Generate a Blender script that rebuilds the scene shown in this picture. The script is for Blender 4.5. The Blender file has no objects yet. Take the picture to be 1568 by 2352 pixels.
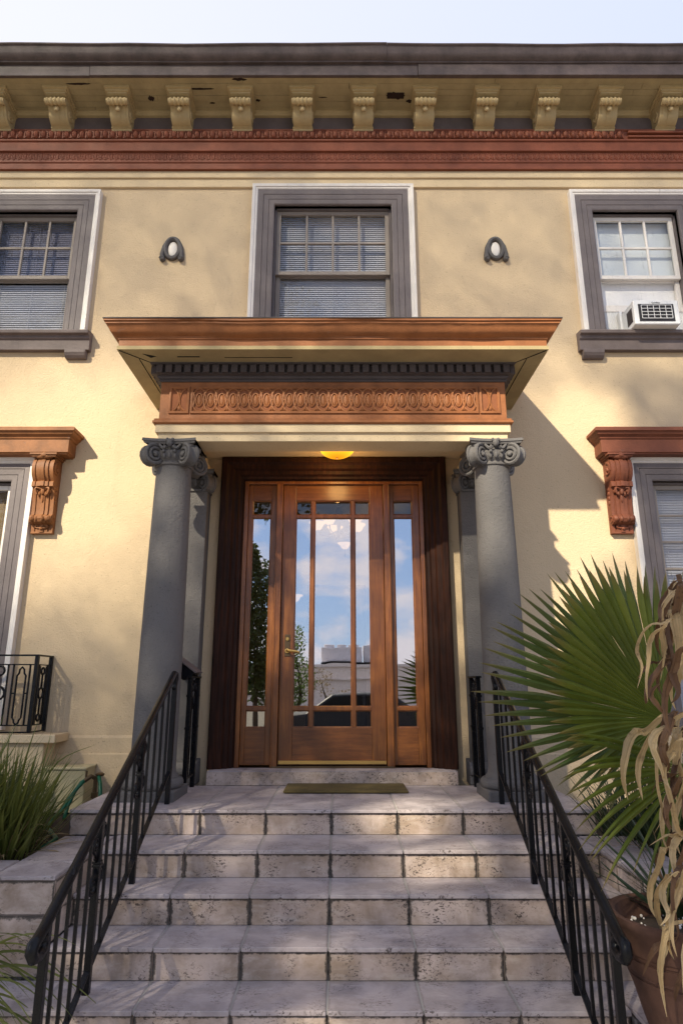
import bpy, bmesh, math, random
from mathutils import Vector, Matrix
random.seed(7)
R = math.radians
S = bpy.context.scene
C = S.collection
# ---------------------------------------------------------------- camera
PITCH = R(15.0); FPX = 1475.0 / 1568.0          # focal length in image widths
cd = bpy.data.cameras.new("camera"); cam = bpy.data.objects.new("camera", cd); C.objects.link(cam)
cam.location = (0, 0, 0); cam.rotation_euler = (R(90) + PITCH, 0, 0)
cd.sensor_fit = 'HORIZONTAL'; cd.sensor_width = 24.0; cd.lens = 24.0 * FPX
cd.clip_start = 0.05; cd.clip_end = 2000
S.camera = cam
# ---------------------------------------------------------------- sun, sky, exposure
SUN = Vector((-.65, -1.0, .87)).normalized()     # towards the sun
sl = bpy.data.lights.new("sun", 'SUN'); sl.energy = 4.6; sl.angle = R(1.0); sl.color = (1.0, .91, .71)
so = bpy.data.objects.new("sun", sl); C.objects.link(so)
so.rotation_euler = SUN.to_track_quat('Z', 'Y').to_euler(); so.location = (-20, -30, 26)
S.view_settings.view_transform = 'Standard'; S.view_settings.look = 'None'
S.view_settings.exposure = 0.85; S.view_settings.gamma = 1
W = bpy.data.worlds.new("World"); S.world = W; W.use_nodes = True
wt = W.node_tree; wt.nodes.clear()
def wn(t, **k):
    n = wt.nodes.new(t)
    for a, b in k.items(): setattr(n, a, b)
    return n
sky = wn('ShaderNodeTexSky', sky_type='NISHITA', sun_disc=False)
sky.sun_elevation = math.asin(SUN.z); sky.sun_rotation = math.atan2(SUN.x, SUN.y)
sky.air_density = 1.0; sky.dust_density = .4; sky.ozone_density = 2.5
tc = wn('ShaderNodeTexCoord')
mp = wn('ShaderNodeMapping'); mp.inputs['Scale'].default_value = (1.0, 1.0, 2.0); mp.inputs['Location'].default_value = (1.3, .6, .4)
cl = wn('ShaderNodeTexNoise'); cl.inputs['Scale'].default_value = 8.5; cl.inputs['Detail'].default_value = 7; cl.inputs['Roughness'].default_value = .52
sxyz = wn('ShaderNodeSeparateXYZ'); frnt = wn('ShaderNodeMapRange'); frnt.inputs[1].default_value = -.2; frnt.inputs[2].default_value = .5; frnt.inputs[3].default_value = 0; frnt.inputs[4].default_value = 1
addf = wn('ShaderNodeMix', data_type='FLOAT'); addf.inputs[3].default_value = .60; xr = wn('ShaderNodeMapRange'); xr.inputs[1].default_value = -.5; xr.inputs[2].default_value = .5; xr.inputs[3].default_value = .70; xr.inputs[4].default_value = .44; sb = wn('ShaderNodeMix', data_type='RGBA'); sb.inputs[0].default_value = .8; sb.inputs[7].default_value = (1.6, 2.55, 4.5, 1)
cr = wn('ShaderNodeValToRGB'); cr.color_ramp.elements[0].position = .45; cr.color_ramp.elements[1].position = .60
cr.color_ramp.elements[0].color = (.06, .06, .06, 1); cr.color_ramp.elements[1].color = (.95, .95, .95, 1)
mx = wn('ShaderNodeMix', data_type='RGBA'); mx.inputs[7].default_value = (5.3, 5.0, 5.3, 1)
bg = wn('ShaderNodeBackground'); bg.inputs['Strength'].default_value = .13
wo = wn('ShaderNodeOutputWorld')
L = wt.links.new
L(tc.outputs['Generated'], mp.inputs['Vector']); L(mp.outputs[0], cl.inputs['Vector']); L(tc.outputs['Generated'], sxyz.inputs[0]); L(sxyz.outputs[1], frnt.inputs[0]); L(frnt.outputs[0], addf.inputs[0]); L(sxyz.outputs[0], xr.inputs[0]); L(xr.outputs[0], addf.inputs[3]); L(sky.outputs[0], sb.inputs[6]); L(cl.outputs['Fac'], cr.inputs[0])
L(cr.outputs[0], addf.inputs[2]); L(addf.outputs[0], mx.inputs[0]); L(sb.outputs[2], mx.inputs[6]); L(mx.outputs[2], bg.inputs[0]); L(bg.outputs[0], wo.inputs[0])

# ---------------------------------------------------------------- helpers
sP, cP = math.sin(PITCH), math.cos(PITCH)
def at(x, y, Y):
    "a direction measured on the photo (1568 px wide) taken out to the real depth Y"
    u, v = x - 784, 1176 - y; a = v / 1475.0
    k = cP - a * sP
    return Vector((u / 1475.0 / k * Y, Y, (sP + a * cP) / k * Y))

class MB:
    def __init__(s): s.v = []; s.f = []; s.m = []; s.uv = {}; s.mi = 0
    def add(s, vs, fs, uvs=None):
        o = len(s.v); s.v += [tuple(v) for v in vs]
        for i, f in enumerate(fs):
            if uvs: s.uv[len(s.f)] = uvs[i]
            s.f.append([o + k for k in f]); s.m.append(s.mi)
        return s
    def box(s, x0, x1, y0, y1, z0, z1):
        vs = [(x, y, z) for x in (x0, x1) for y in (y0, y1) for z in (z0, z1)]
        return s.add(vs, [(0, 1, 3, 2), (4, 6, 7, 5), (0, 4, 5, 1), (2, 3, 7, 6), (0, 2, 6, 4), (1, 5, 7, 3)])
    def cbox(s, c, sz, mat=None):
        x, y, z = [k / 2 for k in sz]
        vs = [Vector((a, b, d)) for a in (-x, x) for b in (-y, y) for d in (-z, z)]
        if mat is not None: vs = [mat @ v for v in vs]
        return s.add([v + Vector(c) for v in vs], [(0, 1, 3, 2), (4, 6, 7, 5), (0, 4, 5, 1), (2, 3, 7, 6), (0, 2, 6, 4), (1, 5, 7, 3)])
    def prism_x(s, prof, x0, x1):
        "closed (y, z) outline pushed along x"
        n = len(prof); vs = [(x0, p[0], p[1]) for p in prof] + [(x1, p[0], p[1]) for p in prof]
        fs = [(i, (i + 1) % n, n + (i + 1) % n, n + i) for i in range(n)]
        return s.add(vs, fs + [tuple(range(n))[::-1], tuple(range(n, 2 * n))])
    def sweep(s, path, prof, to3, closed=False, caps=True):
        """2-D path, mitred; prof = (offset to the right of travel, third coordinate); to3(a, b, c) -> xyz"""
        n = len(path); P = [Vector(p) for p in path]; rows = []
        for i in range(n):
            a = P[i] - P[i - 1] if (i > 0 or closed) else P[1] - P[0]
            b = P[(i + 1) % n] - P[i] if (i < n - 1 or closed) else a
            a = a.normalized(); b = b.normalized()
            na = Vector((a.y, -a.x)); nb = Vector((b.y, -b.x)); m = (na + nb)
            m = m / max(m.dot(na), .2)
            rows.append([to3(P[i].x + m.x * o, P[i].y + m.y * o, c) for o, c in prof])
        k = len(prof); vs = [v for r in rows for v in r]; fs = []
        for i in range(n if closed else n - 1):
            j = (i + 1) % n
            for q in range(k):
                w = (q + 1) % k
                fs.append((i * k + q, i * k + w, j * k + w, j * k + q))
        if not closed and caps:
            fs.append(tuple(range(k))[::-1]); fs.append(tuple(range((n - 1) * k, n * k)))
        return s.add(vs, fs)
    def tube(s, pts, r, n=8, closed=False, caps=True, up=None):
        P = [Vector(p) for p in pts]; m = len(P); rs = r if isinstance(r, (list, tuple)) else [r] * m
        T = []
        for i in range(m):
            if closed: t = P[(i + 1) % m] - P[i - 1]
            else: t = P[min(i + 1, m - 1)] - P[max(i - 1, 0)]
            T.append(t.normalized() if t.length > 1e-9 else Vector((0, 0, 1)))
        u = T[0].orthogonal().normalized() if up is None else (Vector(up) - T[0] * Vector(up).dot(T[0])).normalized()
        vs = []
        for i in range(m):
            u = (u - T[i] * u.dot(T[i])).normalized(); w = T[i].cross(u)
            for k in range(n):
                a = 2 * math.pi * (k + .5) / n; vs.append(P[i] + (u * math.cos(a) + w * math.sin(a)) * rs[i])
        fs = []
        for i in range(m if closed else m - 1):
            j = (i + 1) % m
            for k in range(n): fs.append((i * n + k, i * n + (k + 1) % n, j * n + (k + 1) % n, j * n + k))
        if not closed and caps: fs += [tuple(range(n))[::-1], tuple(range((m - 1) * n, m * n))]
        return s.add(vs, fs)
    def bar(s, a, b, w, d=None, up=(1, 0, 0)):
        a, b = Vector(a), Vector(b); d = d or w; t = (b - a).normalized(); u = Vector(up); u = (u - t * u.dot(t)).normalized(); q = t.cross(u)
        vs = [p + u * (i * w / 2) + q * (j * d / 2) for p in (a, b) for i, j in ((-1, -1), (1, -1), (1, 1), (-1, 1))]
        return s.add(vs, [(3, 2, 1, 0), (4, 5, 6, 7)] + [(i, (i + 1) % 4, 4 + (i + 1) % 4, 4 + i) for i in range(4)])
    def lathe(s, c, prof, n=32, axis='z', a0=0, a1=2 * math.pi):
        full = abs(a1 - a0 - 2 * math.pi) < 1e-6; k = n if full else n + 1; vs = []
        for r, h in prof:
            for i in range(k):
                a = a0 + (a1 - a0) * i / n
                p = (r * math.cos(a), r * math.sin(a), h)
                if axis == 'y': p = (p[0], p[2], p[1])
                if axis == 'x': p = (p[2], p[0], p[1])
                vs.append((c[0] + p[0], c[1] + p[1], c[2] + p[2]))
        fs = []
        for j in range(len(prof) - 1):
            for i in range(n):
                q = (i + 1) % k; fs.append((j * k + i, j * k + q, (j + 1) * k + q, (j + 1) * k + i))
        return s.add(vs, fs)
    def ball(s, c, r, n=10, m=6, mat=None):
        rx, ry, rz = r if isinstance(r, (tuple, list)) else (r, r, r); vs = [Vector((0, 0, -rz))]
        for j in range(1, m):
            a = -math.pi / 2 + math.pi * j / m
            for i in range(n):
                b = 2 * math.pi * i / n; vs.append(Vector((rx * math.cos(a) * math.cos(b), ry * math.cos(a) * math.sin(b), rz * math.sin(a))))
        vs.append(Vector((0, 0, rz)))
        if mat is not None: vs = [mat @ v for v in vs]
        vs = [v + Vector(c) for v in vs]; t = len(vs) - 1
        fs = [(0, 1 + (i + 1) % n, 1 + i) for i in range(n)] + [(t, 1 + (m - 2) * n + i, 1 + (m - 2) * n + (i + 1) % n) for i in range(n)]
        for j in range(m - 2):
            for i in range(n): fs.append((1 + j * n + i, 1 + j * n + (i + 1) % n, 1 + (j + 1) * n + (i + 1) % n, 1 + (j + 1) * n + i))
        return s.add(vs, fs)

BASE = {}
def link(o, parent, label=None):
    C.objects.link(o)
    if parent is not None:
        o.parent = parent; BASE[o.name] = BASE.get(parent.name, Vector((0, 0, 0)))
    if label: o['label'] = label
    return o
def obj(name, mb, mats, parent=None, smooth=False, bevel=0, label=None, recalc=True):
    me = bpy.data.meshes.new(name)
    b = BASE.get(parent.name, Vector((0, 0, 0))) if parent is not None else Vector((0, 0, 0))
    me.from_pydata([Vector(v) - b for v in mb.v], [], mb.f)
    mats = mats if isinstance(mats, (list, tuple)) else [mats]
    for m in mats: me.materials.append(m)
    for p, i in zip(me.polygons, mb.m): p.material_index = i
    if mb.uv:
        ul = me.uv_layers.new(name='UVMap')
        for i, p in enumerate(me.polygons):
            q = mb.uv.get(i)
            if q:
                for li, u in zip(p.loop_indices, q): ul.data[li].uv = u
    if recalc:
        bm = bmesh.new(); bm.from_mesh(me); bmesh.ops.recalc_face_normals(bm, faces=bm.faces); bm.to_mesh(me); bm.free()
    if smooth:
        for p in me.polygons: p.use_smooth = True
    o = bpy.data.objects.new(name, me); link(o, parent, label)
    if smooth == 'auto':
        try: me.set_sharp_from_angle(angle=R(38))
        except Exception: pass
    if bevel:
        md = o.modifiers.new('bevel', 'BEVEL'); md.width = bevel; md.segments = 2; md.limit_method = 'ANGLE'; md.angle_limit = R(40)
    return o
def tag(o, label, cat, group=None, kind=None):
    o['label'] = label; o['category'] = cat
    if group: o['group'] = group
    if kind: o['kind'] = kind
    return o
def thing(name, label, cat, loc=(0, 0, 0), group=None):
    o = bpy.data.objects.new(name, None); C.objects.link(o); o.location = loc; o.empty_display_size = .1
    BASE[o.name] = Vector(loc); return tag(o, label, cat, group)
def struct(name, mb, mats, smooth=False):
    o = obj(name, mb, mats, None, smooth); o['kind'] = 'structure'; return o
def dup(o, parent, shift=(0, 0, 0)):
    "copy of an object with copies of everything below it"
    c = o.copy(); C.objects.link(c); c.parent = parent; c.location = o.location + Vector(shift)
    for ch in list(o.children): dup(ch, c)
    return c

# ---------------------------------------------------------------- materials
class NT:
    def __init__(s, name):
        s.m = bpy.data.materials.new(name); s.m.use_nodes = True; s.t = s.m.node_tree; s.t.nodes.clear()
        s.out = s.n('ShaderNodeOutputMaterial'); s.co = None
    def n(s, t, **k):
        x = s.t.nodes.new(t)
        for a, b in k.items(): setattr(x, a, b)
        return x
    def l(s, a, b): s.t.links.new(a, b)
    def set(s, sock, v):
        if isinstance(v, bpy.types.NodeSocket): s.l(v, sock)
        else: sock.default_value = v
    def coord(s, kind='Object', scale=(1, 1, 1), loc=None):
        if s.co is None: s.co = s.n('ShaderNodeTexCoord')
        m = s.n('ShaderNodeMapping'); m.inputs['Scale'].default_value = scale
        if loc is not None: s.set(m.inputs['Location'], loc)
        s.l(s.co.outputs[kind], m.inputs['Vector']); return m.outputs[0]
    def noise(s, vec, scale, detail=4, rough=.55, dist=0):
        x = s.n('ShaderNodeTexNoise'); x.inputs['Scale'].default_value = scale; x.inputs['Detail'].default_value = detail
        x.inputs['Roughness'].default_value = rough; x.inputs['Distortion'].default_value = dist; s.l(vec, x.inputs['Vector']); return x.outputs['Fac']
    def ramp(s, f, stops):
        x = s.n('ShaderNodeValToRGB'); e = x.color_ramp.elements
        while len(e) < len(stops): e.new(.5)
        for i, (p, c) in enumerate(stops):
            e[i].position = p; e[i].color = (c, c, c, 1) if isinstance(c, (int, float)) else (*c, 1)
        s.l(f, x.inputs[0]); return x.outputs[0]
    def math(s, op, a, b=0.0, clamp=False):
        x = s.n('ShaderNodeMath', operation=op, use_clamp=clamp); s.set(x.inputs[0], a); s.set(x.inputs[1], b); return x.outputs[0]
    def mix(s, f, a, b, mode='MIX'):
        x = s.n('ShaderNodeMix', data_type='RGBA', blend_type=mode); s.set(x.inputs[0], f)
        s.set(x.inputs[6], a if isinstance(a, bpy.types.NodeSocket) else (*a, 1)); s.set(x.inputs[7], b if isinstance(b, bpy.types.NodeSocket) else (*b, 1)); return x.outputs[2]
    def bump(s, h, strength=.3, dist=.01, prev=None):
        x = s.n('ShaderNodeBump'); x.inputs['Strength'].default_value = strength; x.inputs['Distance'].default_value = dist; s.l(h, x.inputs['Height'])
        if prev is not None: s.l(prev, x.inputs['Normal'])
        return x.outputs[0]
    def pbr(s, col, rough=.7, normal=None, spec=.35, metal=0, **k):
        b = s.n('ShaderNodeBsdfPrincipled'); s.set(b.inputs['Base Color'], col if isinstance(col, bpy.types.NodeSocket) else (*col, 1))
        s.set(b.inputs['Roughness'], rough); b.inputs['Specular IOR Level'].default_value = spec; b.inputs['Metallic'].default_value = metal
        if normal is not None: s.l(normal, b.inputs['Normal'])
        for a, v in k.items(): s.set(b.inputs[a.replace('_', ' ')], v)
        s.l(b.outputs[0], s.out.inputs[0]); return b
def scl(c, k): return tuple(min(1, v * k) for v in c)

def stucco(name, col, grain=70, strength=.5, blotch=.12, rough=.85):
    n = NT(name); v = n.coord()
    g = n.noise(v, grain, 5, .65); big = n.noise(v, 1.3, 5, .6); sp = n.noise(v, grain * .8, 2, .5)
    c = n.mix(n.ramp(big, [(.3, 0), (.7, 1)]), scl(col, 1 - blotch), scl(col, 1 + blotch * .6))
    st = n.noise(n.coord(scale=(3.0, 3.0, .35)), 1.4, 4, .6)                       # old run-off streaks
    c = n.mix(n.ramp(st, [(.58, 0), (.8, .22)]), c, scl(col, .72))
    c = n.mix(n.ramp(sp, [(.66, 0), (.72, .55)]), c, scl(col, .38))                # dark pits of the sand finish
    md = n.noise(v, grain * .3, 4, .6)
    h = n.math('ADD', g, n.math('MULTIPLY', md, .7))
    n.pbr(c, rough, n.bump(h, strength, .016), .2); return n.m
def paint(name, col, rough=.6, wear=.25, grain=40, streak=True):
    n = NT(name); v = n.coord()
    a = n.noise(v, 5, 6, .65); b = n.noise(n.coord(scale=(6, 6, 1) if streak else (4, 4, 4)), 6, 5, .7); g = n.noise(v, grain, 4, .6)
    c = n.mix(n.ramp(a, [(.35, 0), (.7, 1)]), scl(col, 1 - wear), scl(col, 1 + wear * .5))
    c = n.mix(n.ramp(b, [(.58, 0), (.78, .55)]), c, scl(col, .5))
    oi = n.n('ShaderNodeObjectInfo'); c = n.mix(n.math('MULTIPLY', oi.outputs['Random'], .3), c, scl(col, .72))
    pl = n.math('MULTIPLY', n.ramp(n.noise(v, 13, 7, .72, .5), [(.64, 0), (.66, 1)]), wear * 2.2, True)
    c = n.mix(n.math('MULTIPLY', pl, .55), c, tuple(.5 * k + .06 for k in col))
    n.pbr(c, rough, n.bump(n.math('SUBTRACT', g, n.math('MULTIPLY', pl, .8)), .3, .006), .3); return n.m
M = {}
M['cream'] = stucco('cream_stucco', (.61, .465, .298), 70, .5, .05)
M['cream_trim'] = stucco('cream_trim', (.65, .505, .32), 90, .35, .06)
M['grey'] = stucco('grey_stucco', (.135, .125, .121), 85, .6, .12)
M['grey_cap'] = stucco('grey_cast_stone', (.135, .125, .121), 60, .5, .2)
M['taupe'] = paint('taupe_paint', (.155, .122, .115), .65)
M['taupe_dark'] = paint('dark_taupe_paint', (.085, .068, .066), .65)
M['gutter'] = paint('weathered_gutter', (.125, .092, .083), .55, .4)
M['window_grey'] = paint('window_grey', (.172, .143, .139), .6, .15)
M['sash_tan'] = paint('tan_sash_paint', (.29, .245, .21), .6, .1)
M['ochre'] = paint('ochre_paint', (.50, .375, .19), .65, .18)
M['soffit'] = paint('shaded_ochre_paint', (.40, .31, .16), .7, .2)  # the ochre paint darkened: shade under eave and canopy put into the colour
M['red'] = paint('red_brown_paint', (.225, .067, .034), .6, .25)
M['orange'] = paint('orange_brown_paint', (.33, .122, .042), .55, .35, 55)
M['console_lit'] = paint('console_lit_paint', (.27, .108, .038), .6, .4)  # left cornice coloured as it looks in the sun
M['console_shaded'] = paint('console_shaded_paint', (.20, .064, .033), .6, .3)  # right cornice: its shade put into a darker, redder colour
M['white'] = paint('white_trim_paint', (.78, .72, .66), .5, .06)
M['white_metal'] = paint('white_enamel', (.78, .77, .76), .4, .05)
M['iron'] = paint('black_iron_paint', (.006, .006, .0075), .24, .2, 120)
for _m in (M['iron'],): [setattr(x.inputs['Specular IOR Level'], 'default_value', .2) for x in _m.node_tree.nodes if x.type == 'BSDF_PRINCIPLED']
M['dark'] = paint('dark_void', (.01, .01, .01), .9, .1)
M['brass'] = NT('brass'); _n = M['brass']; _n.pbr((.62, .40, .13), .35, None, .5, 1.0); M['brass'] = _n.m
_n = NT('bronze_plate'); _n.pbr((.12, .08, .045), .45, None, .5, .8); M['bronze'] = _n.m
def wood(name, col, dark, rough=.35, coat=.3, sc=(14, 14, 1.1)):
    n = NT(name); v = n.coord(scale=sc)
    a = n.noise(v, 3, 6, .62, .4); b = n.noise(n.coord(scale=(sc[0] * 4, sc[1] * 4, sc[2] * 2)), 5, 4, .6); big = n.noise(n.coord(), 2.2, 4, .6)
    c = n.mix(n.ramp(a, [(.3, 0), (.72, 1)]), dark, col); c = n.mix(n.math('MULTIPLY', n.ramp(b, [(.45, 0), (.75, 1)]), .35), c, scl(dark, .7))
    c = n.mix(n.ramp(big, [(.38, .6), (.62, 0)]), c, scl(dark, .5))
    n.pbr(c, rough, n.bump(b, .08, .004), .4, 0, Coat_Weight=coat, Coat_Roughness=.2); return n.m
M['wood'] = wood('varnished_mahogany', (.33, .118, .022), (.135, .038, .009))
M['wood_h'] = wood('varnished_mahogany_rail', (.29, .10, .02), (.12, .035, .009), sc=(1.1, 14, 14))
M['wood_dark'] = wood('dark_stained_wood', (.058, .019, .009), (.011, .0045, .003), .55, .0)
for x in M['wood_dark'].node_tree.nodes:
    if x.type == 'BSDF_PRINCIPLED': x.inputs['Specular IOR Level'].default_value = .15
# travertine tile with rusty and mouldy soiling; UV = tile edge coordinates
def stone(name, riser):
    n = NT(name); ob = n.coord(); uv = n.n('ShaderNodeUVMap'); sx = n.n('ShaderNodeSeparateXYZ'); n.l(uv.outputs[0], sx.inputs[0])
    u, v = sx.outputs[0], sx.outputs[1]
    rnd = n.n('ShaderNodeNewGeometry').outputs['Random Per Island']
    big = n.noise(ob, 4.5, 7, .68, .3); fine = n.noise(ob, 26, 6, .7); vein = n.noise(n.coord(scale=(1, 1, 3.5) if riser else (1, 3, 1)), 7, 6, .65, .6)
    base = n.mix(rnd, (.61, .485, .415), (.47, .365, .31)) if riser else n.mix(rnd, (.51, .44, .43), (.38, .32, .315))
    c = n.mix(n.ramp(big, [(.40, 0), (.64, .95)] if riser else [(.42, 0), (.6, .85)]), base, (.30, .22, .16) if riser else (.29, .245, .24))
    c = n.mix(n.ramp(vein, [(.52, 0), (.75, .45)]), c, (.60, .52, .45) if riser else (.55, .49, .49))
    pz = n.noise(n.coord(scale=(1, 1, 1.6) if riser else (1, 2.6, 1)), 62, 3, .6, .8); cl = n.noise(ob, 6.5, 3, .55)
    pit = n.math('MULTIPLY', n.ramp(pz, [(.555, 0), (.61, 1)]), n.ramp(cl, [(.47, .07), (.62, 1)]))
    c = n.mix(n.math('MULTIPLY', pit, .85), c, (.055, .04, .033))
    # distance to the tile's edges, roughened: mould creeping in from the joints
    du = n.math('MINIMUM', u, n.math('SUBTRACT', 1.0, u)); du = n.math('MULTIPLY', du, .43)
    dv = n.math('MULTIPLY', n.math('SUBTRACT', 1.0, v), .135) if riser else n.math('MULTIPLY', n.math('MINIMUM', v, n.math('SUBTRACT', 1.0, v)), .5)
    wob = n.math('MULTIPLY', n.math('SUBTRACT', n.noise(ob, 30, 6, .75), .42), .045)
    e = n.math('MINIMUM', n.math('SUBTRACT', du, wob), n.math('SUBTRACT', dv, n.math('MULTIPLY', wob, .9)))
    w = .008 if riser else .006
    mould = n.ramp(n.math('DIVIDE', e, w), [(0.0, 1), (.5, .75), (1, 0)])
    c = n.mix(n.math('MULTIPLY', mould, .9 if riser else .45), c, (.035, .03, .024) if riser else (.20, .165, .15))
    h = n.math('SUBTRACT', n.math('ADD', n.math('MULTIPLY', fine, .5), n.math('MULTIPLY', big, .3)), n.math('MULTIPLY', pit, .8))
    n.pbr(c, .62 if riser else .55, n.bump(h, .35, .008), .3); return n.m
M['riser'] = stone('travertine_riser', True); M['tread'] = stone('travertine_tread', False)
_n = NT('joint_mould'); _v = _n.coord(); _n.pbr(_n.mix(_n.ramp(_n.noise(_v, 30, 5, .7), [(.4, 0), (.65, 1)]), (.05, .042, .035), (.24, .22, .21)), .9); M['grout'] = _n.m
M['soil'] = paint('garden_soil', (.055, .038, .027), .95, .4, 20)
def glass(name, refl, tint=(.93, .95, .96), rough=0.0, wave=0.0):
    n = NT(name); t = n.n('ShaderNodeBsdfTransparent'); t.inputs[0].default_value = (*tint, 1)
    g = n.n('ShaderNodeBsdfGlossy'); g.inputs['Roughness'].default_value = rough; g.inputs[0].default_value = (.97, .97, 1, 1)
    if wave: n.l(n.bump(n.noise(n.coord(), 2.2, 2, .5), wave, .02), g.inputs['Normal'])
    lw = n.n('ShaderNodeLayerWeight'); lw.inputs[0].default_value = .5
    f = n.math('ADD', n.math('MULTIPLY', n.math('POWER', lw.outputs['Facing'], 5), 1 - refl), refl, True)
    x = n.n('ShaderNodeMixShader'); n.l(f, x.inputs[0]); n.l(t.outputs[0], x.inputs[1]); n.l(g.outputs[0], x.inputs[2])
    n.l(x.outputs[0], n.out.inputs[0]); return n.m
M['glass'] = glass('window_glass', .022, wave=.04)
M['door_glass'] = glass('door_plate_glass', .42, (.85, .82, .76), wave=.03); M['transom'] = glass('transom_glass', .05, (.8, .76, .68), wave=.03)
def emit(name, col, st):
    n = NT(name); e = n.n('ShaderNodeEmission'); e.inputs[0].default_value = (*col, 1); e.inputs[1].default_value = st; n.l(e.outputs[0], n.out.inputs[0]); return n.m
n = NT('lit_amber_glass'); gz_ = n.n('ShaderNodeSeparateXYZ'); n.l(n.coord('Generated'), gz_.inputs[0]); e = n.n('ShaderNodeEmission')
n.l(n.mix(n.ramp(gz_.outputs[2], [(0, 0), (.75, 1)]), (.55, .17, .006), (1.0, .58, .03)), e.inputs[0]); e.inputs[1].default_value = 1.25; n.l(e.outputs[0], n.out.inputs[0]); M['lamp'] = n.m
M['shade'] = emit('lit_glass_shade', (1.0, .66, .34), .85)
M['blind'] = paint('grey_blind_slat', (.58, .53, .54), .55, .05)
M['blind_dark'] = paint('plum_blind_slat', (.27, .24, .30), .55, .05)
M['blind_white'] = paint('white_roller_blind', (.83, .81, .80), .7, .03)
M['blind_wood'] = paint('woven_wood_blind', (.30, .19, .09), .8, .3)
M['plaster'] = paint('interior_plaster', (.50, .40, .24), .9, .05)
M['floorwood'] = paint('interior_floor', (.10, .05, .03), .4, .2)
def leaf(name, a, b, trans=.35, rough=.42, stripe=None, streak=False):
    n = NT(name); v = n.coord(); rnd = n.n('ShaderNodeNewGeometry').outputs['Random Per Island']
    c = n.mix(rnd, a, b)
    if streak:
        us = n.n('ShaderNodeUVMap'); um = n.n('ShaderNodeMapping'); um.inputs['Scale'].default_value = (22, 1.2, 1); n.l(us.outputs[0], um.inputs[0])
        c = n.mix(n.math('MULTIPLY', n.ramp(n.noise(um.outputs[0], 1, 4, .6), [(.42, 1), (.62, 0)]), .55), c, scl(a, .45)); c = n.mix(n.ramp(n.noise(v, 22, 5, .7), [(.58, 0), (.68, .7)]), c, scl(a, .3))
    if stripe:
        us = n.n('ShaderNodeUVMap'); ux = n.n('ShaderNodeSeparateXYZ'); n.l(us.outputs[0], ux.inputs[0]); c = n.mix(n.ramp(ux.outputs[1], [(.80, 0), (.95, .75), (1, 1)]), c, stripe)
    c = n.mix(n.ramp(n.noise(v, 9, 4, .6), [(.35, .35), (.65, 0)]), c, scl(a, .6))
    p = n.n('ShaderNodeBsdfPrincipled'); n.l(c, p.inputs['Base Color']); p.inputs['Roughness'].default_value = rough; p.inputs['Specular IOR Level'].default_value = .4
    t = n.n('ShaderNodeBsdfTranslucent'); n.l(n.mix(.5, c, scl(b, 1.4)), t.inputs[0])
    x = n.n('ShaderNodeMixShader'); x.inputs[0].default_value = trans; n.l(p.outputs[0], x.inputs[1]); n.l(t.outputs[0], x.inputs[2]); n.l(x.outputs[0], n.out.inputs[0]); return n.m
M['palm'] = leaf('palm_green', (.085, .120, .012), (.165, .195, .028), stripe=(.22, .14, .05)); M['palm_back'] = leaf('palm_blue_green', (.065, .105, .028), (.11, .155, .045), stripe=(.20, .14, .06))
M['dry'] = leaf('dry_leaf', (.46, .31, .14), (.74, .56, .31), .3, .6, streak=True); M['dry_dark'] = leaf('dry_leaf_brown', (.11, .055, .028), (.24, .13, .06), .2, .7, streak=True)
M['blade'] = leaf('grass_blade', (.06, .08, .014), (.17, .185, .045)); M['blade_dry'] = leaf('dead_grass_blade', (.20, .14, .07), (.34, .26, .13))
M['spiky'] = leaf('spiky_leaf', (.018, .035, .012), (.04, .065, .02), .2)
M['bush'] = leaf('bush_leaf', (.07, .13, .02), (.14, .22, .04)); M['treeleaf'] = leaf('tree_leaf', (.03, .05, .012), (.075, .10, .022), .3)
M['bark'] = paint('bark', (.09, .065, .045), .95, .4, 25)
M['terracotta'] = paint('terracotta', (.115, .058, .04), .9, .6, 30, False)
M['hose'] = paint('green_rubber', (.01, .10, .05), .4, .2); M['mat'] = paint('coir_mat', (.13, .095, .035), .95, .3, 90)
M['util'] = paint('cream_metal', (.55, .47, .28), .6, .1)
# ---------------------------------------------------------------- measures
YW = 5.75; XC = -.07; GZ = -1.69
# ---------------------------------------------------------------- ground
b = MB(); b.add([(-150, -150, GZ), (150, -150, GZ), (150, 150, GZ), (-150, 150, GZ)], [(0, 1, 2, 3)])
n = NT('ground_earth'); v = n.coord(); n.pbr(n.mix(n.noise(v, .8, 6, .6), (.10, .085, .06), (.16, .14, .10)), .95); struct('ground', b, n.m)
n = NT('concrete'); v = n.coord(); n.pbr(n.mix(n.noise(v, 1.5, 8, .65), (.27, .25, .23), (.40, .38, .35)), .9, n.bump(n.noise(v, 60, 4, .6), .2, .005)); M['concrete'] = n.m
n = NT('asphalt'); v = n.coord(); n.pbr(n.mix(n.noise(v, 2, 8, .7), (.035, .035, .037), (.065, .064, .062)), .9, n.bump(n.noise(v, 120, 3, .6), .3, .005)); M['asphalt'] = n.m
b = MB(); b.box(-60, 60, -4.2, 2.98, GZ - .2, GZ + .004); struct('pavement', b, M['concrete'])
b = MB(); b.box(-100, 100, -13.2, -4.35, GZ - .3, GZ - .12 + .13); b.mi = 0; struct('road', b, M['asphalt'])
b = MB(); b.box(-100, 100, -4.35, -4.2, GZ - .2, GZ + .03); struct('kerb', b, M['concrete'])
b = MB(); b.box(-9, -1.79, 3.9, 5.75, GZ, -.99); b.box(1.68, 9, 3.9, 5.75, GZ, -.99); struct('garden_soil', b, M['soil'])
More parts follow.
